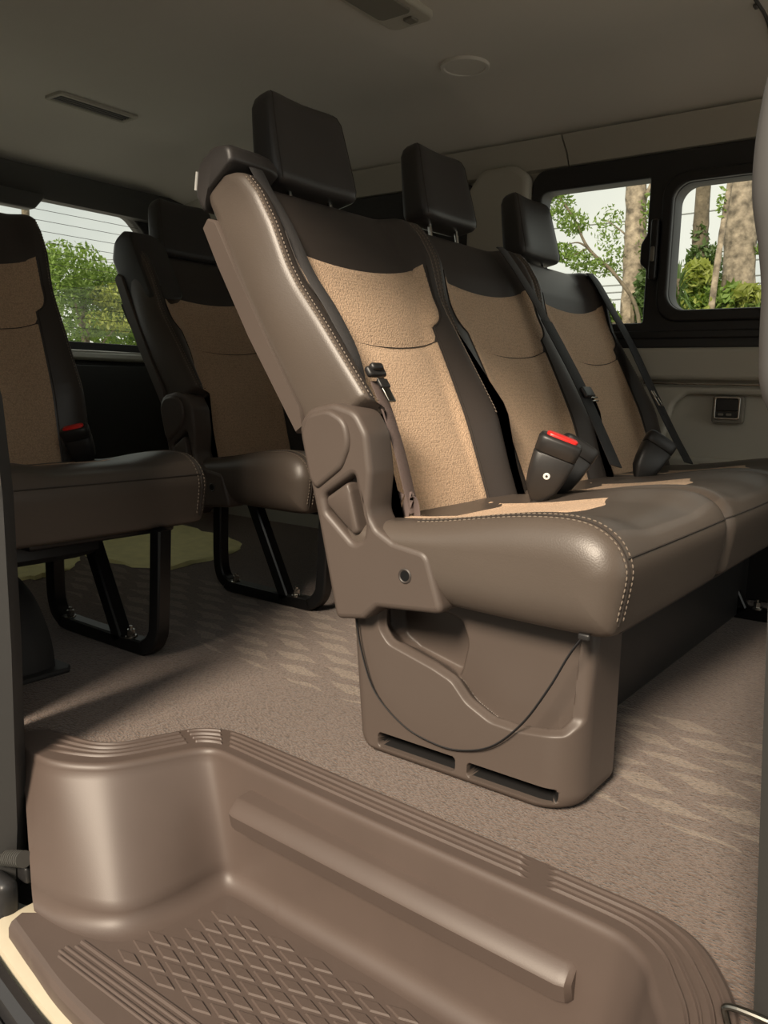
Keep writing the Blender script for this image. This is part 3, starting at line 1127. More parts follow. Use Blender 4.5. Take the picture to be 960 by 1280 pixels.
def make_cushion(root, dx, dz, y0, y1, seats, stitch_near=True):
    prof = catmull(CPROF, 96, closed=True)
    prof = [np.array(p_) for p_ in prof]
    cen = np.mean(prof, axis=0)
    k = len(prof)
    nrm = []
    for i in range(k):
        d = prof[(i + 1) % k] - prof[(i - 1) % k]
        d = d / np.linalg.norm(d)
        nrm.append(np.array([-d[1], d[0]]))
    if sum(n_ @ (p_ - cen) for n_, p_ in zip(nrm, prof)) < 0:
        nrm = [-n_ for n_ in nrm]
    mids = [(a_ + b_) / 2 for a_, b_ in seats]
    bnds = [s_[0] for s_ in seats[1:]]

    def shape(y):
        dip = sum(.016 * math.exp(-((y - b_) / .014) ** 2) for b_ in bnds)
        bowl = 0
        for a_, b_ in seats:
            if a_ <= y <= b_:
                u = (y - (a_ + b_) / 2) / ((b_ - a_) / 2)
                bowl = .016 * (1 - sst(.35, .85, abs(u)))
        return dip, float(bowl)

    ys = [(y0 - .026, .075), (y0 - .025, .058), (y0 - .021, .038), (y0 - .014, .022), (y0 - .005, .010), (y0 + .004, .003), (y0 + .012, .0015), (y0 + .022, 0)]
    yy_ = sorted(set([round(v, 4) for v in np.linspace(y0 + .03, y1 - .03, int((y1 - y0) / .016))]))
    ys2 = [(y, 0.0) for y in yy_]
    ye = [(2 * (y0 + y1) / 2 - (y - 0), e) for y, e in ys][::-1]
    st = ys + ys2 + ye
    rings = []
    for y, e in st:
        dip, bowl = shape(y)
        r_ = []
        for p_, n_ in zip(prof, nrm):
            q = cen + (p_ - cen) * np.array([1 - e / .26, 1 - e / .084 * (1 - 2.2 * e)])
            top = sst(.36, .43, p_[1]) * sst(-.88, -.80, p_[0]) * (1 - sst(-.44, -.39, p_[0]))
            q = q - np.array([0, 1]) * (bowl * float(top))
            q = q - n_ * dip * (1 if (n_[1] > .2 or n_[0] > .3) else 0)
            r_.append((q[0] + dx, y, q[1] + dz))
        rings.append(r_)
    V, F = loft(rings)
    fm = []
    for i in range(len(rings) - 1):
        for j in range(k):
            n_ = nrm[j]
            fm.append(0 if i < 6 or i >= len(rings) - 7 or (n_[0] > .55 or n_[1] < -.2) else 1)
    fm += [0, 0]
    cu = obj('cushion', V, F, [M['taupe'], M['top_leather']], root, fmat=fm, angle=60)
    # twin stitched welt round both ends
    jj = [j for j in range(k) if prof[j][0] > -.76 and (nrm[j][1] > -.25)]
    jj.sort(key=lambda j: (prof[j][0] if prof[j][1] > .40 else 10 - prof[j][1]))
    mbw = MB()
    for end in (0, 1):
        mbs = MB()
        for i in (5, 7):
            i_ = i if end == 0 else len(rings) - 1 - i
            P_ = [Vector(rings[i_][j]) + Vector((nrm[j][0], 0, nrm[j][1])) * .0008 for j in jj]
            mbs.add(*dashes(P_, .0010, .0056, .0030))
        mbs.obj('stitching', M['thread'], cu)
        i_ = 6 if end == 0 else len(rings) - 7
        P_ = [Vector(rings[i_][j]) + Vector((nrm[j][0], 0, nrm[j][1])) * .0002 for j in jj]
        mbw.add(*tube(P_, .0018, 5))
    # front seam under the roll and the curved seams between the seats
    jf = min(range(k), key=lambda j: abs(prof[j][1] - .405) + (0 if prof[j][0] > -.45 else 1))
    P_ = [Vector(r_[jf]) + Vector((.0006, 0, 0)) for r_ in rings[6:-6]]
    mbw.add(*tube(P_, .0016, 5))
    mbw.obj('seam', M['seam'], cu)
    # beige insert of every seat
    for a_, b_ in seats:
        wd = b_ - a_

        def top_z(x, y):
            xs = [p_[0] for p_ in CPROF[:12]]
            zs = [p_[1] for p_ in CPROF[:12]]
            z = float(np.interp(x, xs, zs))
            dip, bowl = shape(y)
            return z - bowl * float(sst(-.88, -.80, x) * (1 - sst(-.44, -.39, x)))

        def ins(i, j):
            u, v_ = i / 20, j / 24
            y = a_ + .045 + (wd - .16) * v_
            xf = -.700 + .150 * float(sst(.16, .50, v_)) - .035 * float(sst(.7, 1.0, v_))
            x = -.84 + (xf + .84) * u
            off = .0015 if 0 < i < 20 and 0 < j < 24 else -.001
            return (x + dx, y, top_z(x, y) + off + dz + .001)
        V, F = grid(ins, 21, 25)
        obj('insert', V, F, M['beige'], cu, angle=50)
    return cu


def make_recliner(root, dx, dz, y):
    """moulded recliner cover with lever and bolt hole on the near end of a bench"""
    out = round_poly([(-.972, .560), (-.952, .590), (-.895, .602), (-.846, .590), (-.822, .555), (-.812, .492), (-.816, .426), (-.798, .402), (-.765, .386), (-.699, .377), (-.665, .283), (-.795, .271), (-.822, .246), (-.882, .236), (-.925, .401)],
                     [.03, .04, .05, .04, .04, .05, .05, .02, .02, .025, .014, .015, .012, .014, .05])
    out = [(x + dx, z + dz) for x, z in out]
    rec0 = round_poly([(-.912, .447), (-.848, .488), (-.841, .462), (-.822, .404), (-.826, .382), (-.846, .372), (-.905, .418)], [.012, .006, .03, .02, .014, .014, .014])
    rec = [(x + dx, z + dz) for x, z in rec0]
    pl = plate('recliner_cover', [out, rec], y - .030, y + .040, .010, M['plastic'], root, angle=45)
    rc_ = np.mean(rec, axis=0)
    fo = [tuple(rc_ + (np.array(p_) - rc_) * 1.16) for p_ in rec]
    V, F = loft([[(x, y_, z) for x, z in fo] for y_ in (y - .006, y + .004)])
    obj('recess_floor', V, F, M['plastic'], pl, angle=40)
    MBh = MB()
    MBh.add(*cyl((-.7385 + dx, y - .0308, .334 + dz), (-.7385 + dx, y - .02, .334 + dz), .0095, 20))
    MBh.obj('bolt_hole_shade', M['black_paint'], pl)  # solid black disc, the dark of the hole put into its colour
    V, F = tube([(-.7385 + .0105 * math.cos(t_) + dx, y - .030, .334 + .0105 * math.sin(t_) + dz) for t_ in np.linspace(0, 2 * PI, 24)], .0022, 6)
    obj('bolt_rim', V, F, M['plastic_dark'], pl)
    # raised hinge boss
    boss = round_poly([(-.962, .550), (-.946, .582), (-.900, .592), (-.862, .575), (-.852, .535), (-.870, .495), (-.925, .455), (-.940, .47)], [.03, .03, .04, .04, .05, .04, .02, .03])
    plate('hinge_boss', [[(x + dx, z + dz) for x, z in boss]], y - .037, y - .02, .008, M['plastic'], pl, angle=45)
    # release lever lying in the recess
    lev = round_poly([(-.907, .443), (-.860, .474), (-.853, .460), (-.838, .408), (-.834, .392), (-.843, .386), (-.868, .404), (-.904, .432)], [.008, .006, .02, .01, .007, .008, .012, .006])
    lev = [np.array((x + dx, z + dz)) for x, z in lev]
    lc_ = np.mean(lev, axis=0)
    rings = []
    for y_, s_ in ((y - .002, 1.0), (y - .022, 1.0), (y - .0265, .975), (y - .0295, .92), (y - .031, .84)):
        rings.append([(*(lc_ + (p_ - lc_) * s_),) for p_ in lev])
        rings[-1] = [(q[0], y_, q[1]) for q in rings[-1]]
    V, F = loft(rings)
    obj('release_lever', V, F, M['plastic'], pl, angle=60)
    return pl


def make_pedestal(root, dx):
    """moulded pedestal cover with a storage pocket, two slots and an elastic cord"""
    NU, NV = 400, 200
    yn, yf = 1.076, 1.225
    rc, rb = .058, .022
    Lf = .47                       # nominal near-face length, rescaled per height
    pocket = round_poly([(-.815, .36), (-.815, .222), (-.795, .200), (-.706, .178), (-.668, .165), (-.640, .136), (-.596, .116), (-.55, .114), (-.474, .124), (-.456, .142), (-.449, .29), (-.449, .36)], [.01, .03, .03, .05, .04, .05, .05, .05, .015, .02, .02, .01])
    sub = round_poly([(-.800, .36), (-.800, .214), (-.775, .200), (-.672, .176), (-.668, .215), (-.684, .250), (-.72, .262), (-.76, .262), (-.765, .30), (-.765, .36)], .02)
    s1 = rrect(-.812, -.656, .014, .039, .007)
    s2 = rrect(-.633, -.480, .014, .038, .007)
    us = np.concatenate([np.linspace(0, .08, 14)[:-1], np.linspace(.08, .115, 8)[:-1], np.linspace(.115, .80, NU - 80), np.linspace(.80, .88, 30)[1:], np.linspace(.88, 1, 30)[1:]])
    zs = np.concatenate([np.linspace(0, .06, 46), np.linspace(.062, .30, NV - 46)])
    U, Z = np.meshgrid(us, zs, indexing='ij')
    xl = -.855 - .026 * (Z / .25)
    xr = -.450 + 0 * Z
    cut = .016 * np.clip(1 - Z / .03, 0, 1) ** 2
    xl = xl + cut
    xr = xr - cut
    Xp, Yp, Nx, Ny = (np.zeros_like(U) for _ in range(4))
    a_ = U < .08                                    # back flank
    u = U / .08
    Xp = np.where(a_, xl, Xp)
    Yp = np.where(a_, yf + (yn + rb - yf) * u, Yp)
    Nx = np.where(a_, -1, Nx)
    b_ = (U >= .08) & (U < .115)
    an = (U - .08) / .035 * PI / 2
    Xp = np.where(b_, xl + rb - rb * np.cos(an), Xp)
    Yp = np.where(b_, yn + rb - rb * np.sin(an), Yp)
    Nx = np.where(b_, -np.cos(an), Nx)
    Ny = np.where(b_, -np.sin(an), Ny)
    c_ = (U >= .115) & (U <= .80)
    u = (U - .115) / .685
    Xp = np.where(c_, xl + rb + (xr - rc - xl - rb) * u, Xp)
    Yp = np.where(c_, yn, Yp)
    Ny = np.where(c_, -1, Ny)
    d_ = (U > .80) & (U <= .88)
    an = (U - .80) / .08 * PI / 2
    Xp = np.where(d_, xr - rc + rc * np.sin(an), Xp)
    Yp = np.where(d_, yn + rc - rc * np.cos(an), Yp)
    Nx = np.where(d_, np.sin(an), Nx)
    Ny = np.where(d_, -np.cos(an), Ny)
    e_ = U > .88
    Xp = np.where(e_, xr, Xp)
    Yp = np.where(e_, yn + rc + (yf - yn - rc) * (U - .88) / .12, Yp)
    Nx = np.where(e_, 1, Nx)
    near = (c_ | b_ | d_)
    dep = np.zeros_like(U)
    D = sd_poly(pocket, Xp, Z)
    e_ = 1e-3
    gx = (sd_poly(pocket, Xp + e_, Z) - sd_poly(pocket, Xp - e_, Z)) / (2 * e_)
    gz = (sd_poly(pocket, Xp, Z + e_) - sd_poly(pocket, Xp, Z - e_)) / (2 * e_)
    # rolled rim, then the cavity runs back behind the front wall
    dep += .014 * (1 - sst(-.007, .003, D)) + .040 * (1 - sst(-.012, -.006, D))
    und = .030 * (1 - sst(-.012, -.006, D)) * (1 - sst(.015, .06, -D))
    D2 = sd_poly(sub, Xp, Z)
    dep += .022 * (1 - sst(-.012, .002, D2)) * (D < 0)
    for s_ in (s1, s2):
        dep += .045 * (1 - sst(-.0035, .0005, sd_poly(s_, Xp, Z)))
    dep = np.where(near, dep, 0)
    ux, uz = np.where(near, gx * und, 0), np.where(near, gz * und, 0)
    # rolled bottom edge
    roll = .010 * np.clip(1 - Z / .012, 0, 1) ** 2
    Xp = Xp - Nx * (dep + roll) + ux
    Yp = Yp - Ny * (dep + roll)
    nu, nv = U.shape
    V = [(Xp[i, j] + dx, Yp[i, j], Z[i, j] + uz[i, j] + .002) for i in range(nu) for j in range(nv)]
    F = [(i * nv + j, (i + 1) * nv + j, (i + 1) * nv + j + 1, i * nv + j + 1) for i in range(nu - 1) for j in range(nv - 1)]
    fm = []
    for i in range(nu - 1):
        for j in range(nv - 1):
            x_, z_ = Xp[i, j], Z[i, j]
            fm.append(1 if dep[i, j] > .008 and z_ < .05 else 0)  # slot insides coloured black, their shade put into the material
    pd = obj('pedestal_cover', V, F, [M['plastic'], M['black_plastic']], root, fmat=fm, angle=70)
    # elastic cord across the pocket
    P_ = catmull([(-.857, 1.066, .240), (-.845, 1.066, .185), (-.815, 1.068, .115), (-.755, 1.070, .070), (-.69, 1.070, .056), (-.64, 1.070, .060), (-.585, 1.068, .084), (-.535, 1.066, .135), (-.495, 1.066, .200), (-.468, 1.068, .255), (-.448, 1.070, .288)], 60)
    V, F = ribbon([(x + dx, y, z) for x, y, z in P_], (.2, -.75, .6), .0065, .0022)
    ec = obj('elastic_cord', V, F, M['webbing_black'], pd, label='thin black elastic cord')
    for c_, sz in (((-.447 + dx, 1.070, .287), (.018, .008, .010)), ((-.858 + dx, 1.070, .240), (.010, .008, .012))):
        V, F = box(c_, sz, .003)
        obj('cord_anchor', V, F, M['black_plastic'], ec)
    return pd


def make_leg(root, dx, y):
    """looped flat-bar leg with a raking strut and floor bolts"""
    P_ = [(-.835, .302), (-.838, .12), (-.828, .052), (-.80, .026), (-.76, .018), (-.50, .016), (-.455, .022), (-.425, .050), (-.415, .10), (-.405, .302)]
    pts = catmull(P_, 70)
    sec = [(-.018, -.014), (-.014, -.018), (.014, -.018), (.018, -.014), (.018, .014), (.014, .018), (-.014, .018), (-.018, .014)]
    mb = MB()

    def sweep(pp):
        rings = []
        for i in range(len(pp)):
            d = np.array(pp[min(i + 1, len(pp) - 1)]) - np.array(pp[max(i - 1, 0)])
            d = d / np.linalg.norm(d)
            nn_ = np.array([-d[1], d[0]])
            rings.append([(pp[i][0] + nn_[0] * a_ + dx, y + b_, pp[i][1] + nn_[1] * a_) for a_, b_ in sec])
        return loft(rings)
    mb.add(*sweep(pts))
    mb.add(*sweep([(-.70, .302), (-.555, .020)]))
    lg = mb.obj('leg', M['black_paint'], root)
    for x in (-.765, -.515):
        m2 = MB()
        m2.add(*cyl((x + dx, y - .006, .030), (x + dx, y - .006, .038), .015, 18, .002))
        m2.add(*tube([(x + dx, y - .006, .038), (x + dx, y - .006, .052)], .010, 6))
        m2.add(*cyl((x + dx, y - .006, .052), (x + dx, y - .006, .060), .005, 10, .001))
        m2.obj('bolt', M['steel'], lg)
    return lg


def make_shoulder_pad(root, fr, y0, drop=0.0, tagged=True):
    """rounded belt guide on the outer shoulder of a backrest"""
    out = round_poly([(.705 - drop, -.098), (.750, -.094), (.792, -.055), (.790, -.005), (.762, .030), (.735 - drop, .020), (.735 - drop, -.06)], [.012, .03, .035, .03, .02, .01, .02])
    rings = []
    for dy, s in ((-.004, .80), (-.002, .92), (.006, 1), (.075, 1), (.105, .94), (.125, .8)):
        cx = np.mean([p_[0] for p_ in out])
        cn = np.mean([p_[1] for p_ in out])
        rings.append([fr(y0 + dy, cx + (t_ - cx) * s, cn + (n_ - cn) * s) for t_, n_ in out])
    V, F = loft(rings)
    sp_ = obj('shoulder_pad', V, F, M['black_leather'], root, angle=50)
    if not tagged:
        return sp_
    P_ = [fr(y0 + .006, t_, n_) for t_, n_ in ((.758, -.0872), (.770, -.0762), (.782, -.0650))]
    V, F = ribbon(catmull(P_, 10), (0, 1, 0), .020, .003)
    obj('pad_tag', V, F, M['white'], sp_, label='pale tab on the shoulder pad')
    return sp_


def make_side_trim(root, fr, y0):
    """long plastic back-shell edge down the near side of a backrest"""
    out = [(.685, -.105), (.690, -.085), (.672, -.070), (.56, -.078), (.40, -.085), (.275, -.084), (.245, -.098), (.245, -.118), (.45, -.122), (.60, -.114)]
    rings = []
    for dy, s in ((-.010, .86), (-.006, .98), (.004, 1.0), (.05, 1.0)):
        cx, cn = .47, -.098
        rings.append([fr(y0 + dy, cx + (t_ - cx) * (1 - (1 - s) * .1), cn + (n_ - cn) * s) for t_, n_ in out])
    V, F = loft(rings)
    return obj('side_trim', V, F, M['plastic'], root, angle=40)


def make_bench(label, dx, dz, seats, base, legs, tilt=0.0, group=None, recl=True, drop=0.0, hr=0.0):
    y0, y1 = seats[0][0], seats[-1][1]
    root = thing('bench_seat', label, 'seat', (-.63 + dx, (y0 + y1) / 2, 0), group)
    fr = Frame(dx, dz, tilt)
    for i, (a_, b_) in enumerate(seats):
        make_backrest(root, fr, a_, b_ - a_ - (.004 if i < len(seats) - 1 else 0), near_lip=(i == 0))
        make_headrest(root, fr, (a_ + b_) / 2, raise_=hr + (.022 if i == 1 else 0))
    make_cushion(root, dx, dz, y0, y1, seats)
    if recl:
        make_recliner(root, dx, dz, y0)
        make_shoulder_pad(root, fr, y0, drop, drop == 0)
        make_side_trim(root, fr, y0)
    MBb = MB()
    MBb.add(*box((-.63 + dx, (y0 + y1) / 2, .292 + dz), (.42, y1 - y0 - .14, .030), .008))
    MBb.obj('seat_pan', M['black_paint'], root)
    if base == 'pedestal':
        make_pedestal(root, dx)
        MBb = MB()
        MBb.add(*box((-.575 + dx, (1.235 + y1 - .06) / 2, .148), (.02, y1 - .06 - 1.235, .285), .006))
        MBb.add(*box((-.70 + dx, 1.24, .148), (.25, .02, .285), .006))
        MBb.obj('under_bench_shade', M['black_plastic'], root)  # black panels added in place of the deep shade under the bench
    for y in legs:
        make_leg(root, dx, y)
    return root, fr


S1, S2, S3 = (1.07, 1.59), (1.59, 2.09), (2.09, 2.59)
BENCH, FM = make_bench('large front bench with brown leather side, beige backrest and pocketed plastic pedestal', 0, 0,
                       [S1, S2, S3], 'pedestal', [2.45])
BENCHB, FB = make_bench('dim two-place bench on black looped legs behind the large front bench', -1.06, 0,
                        [(1.60, 2.10), (2.10, 2.60)], 'legs', [1.69, 2.45], tilt=.06, drop=.20, hr=-.02)
SEATA, FA = make_bench('single seat at the left edge of the photo, its grey front facing the aisle', -1.085, .015,
                       [(.775, 1.272)], 'legs', [1.15], tilt=.12, recl=False)

# ------------------------------------------------------------------ seat belts and buckles
def belt_on(fr, y0, wd, pts, width, m, root, name='webbing', lift=.005, near=True):
    BOL[0], BOL[1] = (1.0, .5) if near else (.28, .45)
    P_ = catmull([fr(y, t_, (front_n(min(max(y - y0, .0), wd), t_, wd) if n_ is None else n_) + (lift if n_ is None else 0)) for y, t_, n_ in pts], 50)
    V_, F_ = ribbon(P_, (0, 1, 0), width, .003)
    return obj(name, V_, F_, m, root, angle=50)


b1 = thing('seat_belt', 'grey seat belt running down the near edge of the front bench backrest', 'seat belt', tuple(FM(1.10, .35, .04)))
belt_on(FM, 1.07, .516, [(1.128, .752, .004), (1.129, .735, .014), (1.130, .69, None), (1.130, .60, None), (1.130, .50, None), (1.129, .41, None), (1.127, .32, None), (1.124, .25, None)], .034, M['webbing'], b1, lift=.012)
belt_on(FM, 1.07, .516, [(1.122, .25, .036), (1.124, .19, .022), (1.128, .12, -.012), (1.135, .05, -.045), (1.137, .015, -.055)], .034, M['webbing_brown'], b1, label='lower brown webbing') if False else None
lw = belt_on(FM, 1.07, .516, [(1.122, .25, .040), (1.126, .19, .030), (1.130, .12, .012), (1.136, .06, -.010), (1.138, .025, -.02)], .030, M['webbing_brown'], b1, name='lower_webbing')
lw['label'] = 'brown lower webbing'
MBq = MB()
q = Vector(FM(1.120, .262, .050))
R_ = Matrix((Vector((0, 1, 0)), Vector(FM.T), Vector(FM.N))).transposed()
MBq.add(*box(q, (.046, .020, .012), .005, rot=R_))
MBq.add(*box(q + Vector(FM.T) * .006 + Vector(FM.N) * .006, (.030, .014, .012), .005, rot=R_))
MBq.obj('slider', M['black_plastic'], b1)
MBq = MB()
MBq.add(*box(q - Vector(FM.T) * .036 + Vector((0, .004, 0)), (.020, .048, .004), .0018, rot=R_))
tg = MBq.obj('tongue', M['dark_steel'], b1, label='steel belt tongue')
MBq = MB()
MBq.add(*box(q - Vector(FM.T) * .024 + Vector((0, .004, 0)) + Vector(FM.N) * .001, (.026, .018, .007), .003, rot=R_))
MBq.obj('tongue_cover', M['black_plastic'], tg)
# brown anchor strap folded into a loop over the recliner cover
sl = thing('strap_loop', 'short folded brown strap loop between recliner cover and beige backrest', 'strap', (-.82, 1.115, .36))
P_ = catmull([(-.818, 1.132, .452), (-.826, 1.128, .425), (-.824, 1.126, .398), (-.816, 1.125, .384), (-.808, 1.126, .396), (-.803, 1.128, .424), (-.797, 1.131, .446), (-.789, 1.133, .440), (-.784, 1.133, .412), (-.785, 1.132, .382)], 50)
V, F = ribbon(P_, (.85, -.25, -.45), .021, .003)
obj('strap', V, F, M['webbing_brown'], sl, angle=50)

b2 = thing('seat_belt', 'dark seat belt hanging down the far edge of the middle place of the front bench', 'seat belt', tuple(FM(2.0, .35, .04)))
belt_on(FM, S2[0], .496, [(1.990, .70, .028), (1.994, .68, .032), (2.004, .60, .034), (2.008, .52, .034), (2.004, .46, .034)], .046, M['webbing'], b2, near=False)
lw = belt_on(FM, S2[0], .496, [(2.004, .46, .034), (1.998, .38, .034), (1.985, .27, .034), (1.962, .14, .030), (1.935, .03, .028)], .060, M['webbing_black'], b2, name='lower_webbing', near=False)
MBq = MB()
q = Vector(FM(1.983, .235, .042))
MBq.add(*box(q, (.055, .030, .010), .004, rot=R_))
MBq.obj('slider', M['black_plastic'], b2)
MBq = MB()
MBq.add(*box(q + Vector((0, .022, 0)) - Vector(FM.T) * .016, (.040, .004, .004), .0015, rot=R_))
MBq.add(*box(q + Vector((0, .018, 0)) - Vector(FM.T) * .026, (.034, .004, .004), .0015, rot=R_))
MBq.obj('tongue', M['steel'], b2, label='steel belt tongue')

b3 = thing('seat_belt', 'wide black seat belt beside the far window, square steel tongue half way down', 'seat belt', tuple(FM(2.5, .35, .03)))
belt_on(FM, S3[0], .50, [(2.575, .70, .030), (2.578, .66, .034), (2.562, .56, .036), (2.545, .42, .036), (2.50, .28, .036), (2.452, .12, .036), (2.43, .0, .036)], .062, M['webbing_black'], b3, near=False)
MBq = MB()
q = Vector(FM(2.452, .205, .046))
fr_ = MB()
for dx_, dz_, sx, sz in ((-.013, 0, .004, .034), (.013, 0, .004, .034), (0, -.015, .030, .004), (0, .015, .030, .004)):
    fr_.add(*box(q + Vector((0, 1, 0)) * dx_ + Vector(FM.T) * dz_, (sx, sz, .004), .0012, rot=R_))
fr_.add(*box(q + Vector(FM.T) * .026 - Vector((0, .008, 0)), (.006, .022, .004), .0012, rot=R_))
fr_.add(*box(q + Vector(FM.T) * .026 + Vector((0, .008, 0)), (.006, .022, .004), .0012, rot=R_))
fr_.obj('tongue', M['steel'], b3, label='steel belt tongue frame')

b4 = thing('seat_belt', 'loose black belt end hanging from the dim two-place bench against the rear window', 'seat belt', tuple(FB(1.62, .6, -.1)))
P_ = catmull([FB(1.612, .60, -.112), FB(1.610, .54, -.114), FB(1.610, .47, -.113), FB(1.611, .41, -.112)], 20)
rings = []
for i, p_ in enumerate(P_):
    h = .030 * (1 - (i / 19) ** 1.5) + .003
    rings.append([p_ + np.array([h, -.004, 0]), p_ + np.array([h, .004, 0]), p_ + np.array([-h, .004, 0]), p_ + np.array([-h, -.004, 0])])
V, F = loft(rings)
obj('webbing', V, F, M['webbing_black'], b4, angle=50)


def buckle(label, base, up, face, s=1.0, red=True, dot=True):
    """belt buckle: stalk, tapered body, cap, red button, rivet"""
    up = Vector(up).normalized()
    face = Vector(face)
    face = (face - up * face.dot(up)).normalized()
    sd = up.cross(face)
    base = Vector(base)
    root = thing('seat_belt_buckle', label, 'buckle', tuple(base))

    def ring(h, w_, d_):
        out_ = []
        for k in range(20):
            a_ = 2 * PI * k / 20
            cx, sx = math.cos(a_), math.sin(a_)
            out_.append(base + up * (h * s) + sd * (w_ * s * math.copysign(abs(cx) ** .5, cx)) + face * (d_ * s * math.copysign(abs(sx) ** .5, sx)))
        return out_
    V_, F_ = loft([ring(-.01, .008, .006), ring(.0, .016, .011), ring(.012, .023, .015), ring(.030, .027, .016), ring(.058, .030, .017), ring(.060, .0285, .0155)])
    bd = obj('buckle_body', V_, F_, M['black_plastic'], root, angle=50)
    V_, F_ = loft([ring(.0605, .0285, .0155), ring(.062, .030, .017), ring(.080, .031, .018), ring(.084, .029, .016), ring(.085, .026, .013)])
    obj('buckle_cap', V_, F_, M['black_plastic'], root, angle=50)
    if red:
        V_, F_ = loft([ring(.083, .022, .0095), ring(.0875, .022, .0095), ring(.089, .020, .008)])
        obj('release_button', V_, F_, M['red'], root, angle=50, label='red release button')
    if dot:
        c0 = base + up * (.032 * s) + face * (.0155 * s)
        MBd = MB()
        MBd.add(*cyl(c0, c0 + face * .0018, .0048 * s, 16, .0006))
        rv = MBd.obj('rivet', M['white'], root, label='pale round rivet')
        MBd = MB()
        MBd.add(*cyl(c0 + face * .0016, c0 + face * .0022, .0018 * s, 12))
        MBd.obj('rivet_hole', M['black_plastic'], rv)
    V_, F_ = tube([base - up * .055, base - up * .02, base], .007 * s, 8)
    obj('stalk', V_, F_, M['black_plastic'], root)
    return root


buckle('black buckle with red button and white rivet on the front bench cushion', (-.735, 1.485, .425), (.36, .02, .92), (.48, -.86, .1), 1.42)
buckle('plain black buckle back turned to us beside the red-button buckle', (-.755, 1.600, .425), (.30, .42, .83), (.55, -.75, -.1), 1.35, red=False, dot=False)
buckle('dark buckle lying low in front of the far place of the front bench', (-.745, 2.085, .420), (.25, .50, .78), (.55, -.75, 0), 1.35, red=False, dot=False)
buckle('red-button buckle standing at the back of the left single seat', (-1.85, 1.205, .425), (.10, -.42, .88), (.6, -.7, .1), 1.15, dot=False)

# ------------------------------------------------------------------ small fittings
po = thing('power_outlet', 'small framed outlet panel on the far wall below the window rail', 'outlet', (-.70, YW - .03, .58))
plate('outlet_frame', [rrect(-.748, -.655, .540, .625, .010)], YW - .020, YW + .004, .004, M['gray_plastic'], po)
plate('outlet_bezel', [rrect(-.742, -.664, .552, .622, .007), rrect(-.736, -.670, .558, .616, .005)], YW - .026, YW - .016, .002, M['steel'], po)
plate('outlet_cover', [rrect(-.736, -.670, .578, .616, .004)], YW - .025, YW - .014, .003, M['black_plastic'], po)
plate('outlet_base', [rrect(-.736, -.670, .558, .577, .003)], YW - .022, YW - .014, .002, M['black_plastic'], po)
for x0 in (-.728, -.704):
    plate('port', [rrect(x0, x0 + .016, .564, .571, .002)], YW - .0232, YW - .020, .0008, M['gray_plastic'], po)


def on_ceiling(x, y, d=0.0):
    return ceil_z(x, y) - d


cl = thing('ceiling_light', 'flat rectangular lamp panel with a small switch on the headliner at the top', 'ceiling light', (-1.36, 1.90, on_ceiling(-1.36, 1.9)))
zc = on_ceiling(-1.36, 1.9)
plate('lamp_base', [rrect(-1.46, -1.315, 1.62, 1.93, .03)], zc - .016, zc + .012, .008, M['wall_gray'], cl, axis='z')
plate('lens', [rrect(-1.44, -1.335, 1.64, 1.85, .02)], zc - .021, zc - .010, .004, M['gray_plastic'], cl, axis='z')
plate('switch', [rrect(-1.385, -1.355, 1.872, 1.905, .005)], zc - .022, zc - .012, .003, M['gray_plastic'], cl, axis='z')
sg = thing('ceiling_speaker', 'faint round speaker grille in the headliner above the middle headrest', 'speaker', (-1.44, 2.27, on_ceiling(-1.44, 2.27)))
zc = on_ceiling(-1.44, 2.27)
plate('speaker_ring', [[(-1.44 + .075 * math.cos(a_), 2.27 + .075 * math.sin(a_)) for a_ in np.linspace(0, 2 * PI, 40, endpoint=False)], [(-1.44 + .062 * math.cos(a_), 2.27 + .062 * math.sin(a_)) for a_ in np.linspace(0, 2 * PI, 40, endpoint=False)]], zc - .010, zc + .012, .003, M['headliner'], sg, axis='z')
plate('speaker_mesh', [[(-1.44 + .064 * math.cos(a_), 2.27 + .064 * math.sin(a_)) for a_ in np.linspace(0, 2 * PI, 40, endpoint=False)]], zc - .006, zc + .012, .002, M['headliner'], sg, axis='z')
cv = thing('ceiling_vent', 'slim slotted vent in the headliner at upper left', 'vent', (-2.75, 1.86, on_ceiling(-2.75, 1.86)))
zc = on_ceiling(-2.75, 1.86)
plate('vent_frame', [rrect(-2.80, -2.70, 1.70, 2.02, .012), rrect(-2.785, -2.715, 1.715, 2.005, .006)], zc - .010, zc + .014, .003, M['wall_gray'], cv, axis='z')
for k in range(4):
    x0 = -2.783 + .0175 * k
    plate('slat', [rrect(x0, x0 + .011, 1.714, 2.006, .002)], zc - .006, zc + .010, .0015, M['pillar_gray'], cv, axis='z')
# seam across the headliner at upper right with its clip
P_ = [(-.615, y, on_ceiling(-.615, y, .001)) for y in np.linspace(.9, 2.52, 40)]
V, F = tube(P_, .0045, 6)
struct(obj('trim_20', V, F, M['pillar_gray']))
ck = thing('headliner_clip', 'tiny pale clip on the headliner seam at upper right', 'clip', (-.620, 2.33, on_ceiling(-.62, 2.33)))
MBc = MB()
MBc.add(*box((-.622, 2.325, on_ceiling(-.62, 2.33, .004)), (.010, .022, .008), .003))
MBc.obj('clip_body', M['handle_gray'], ck)

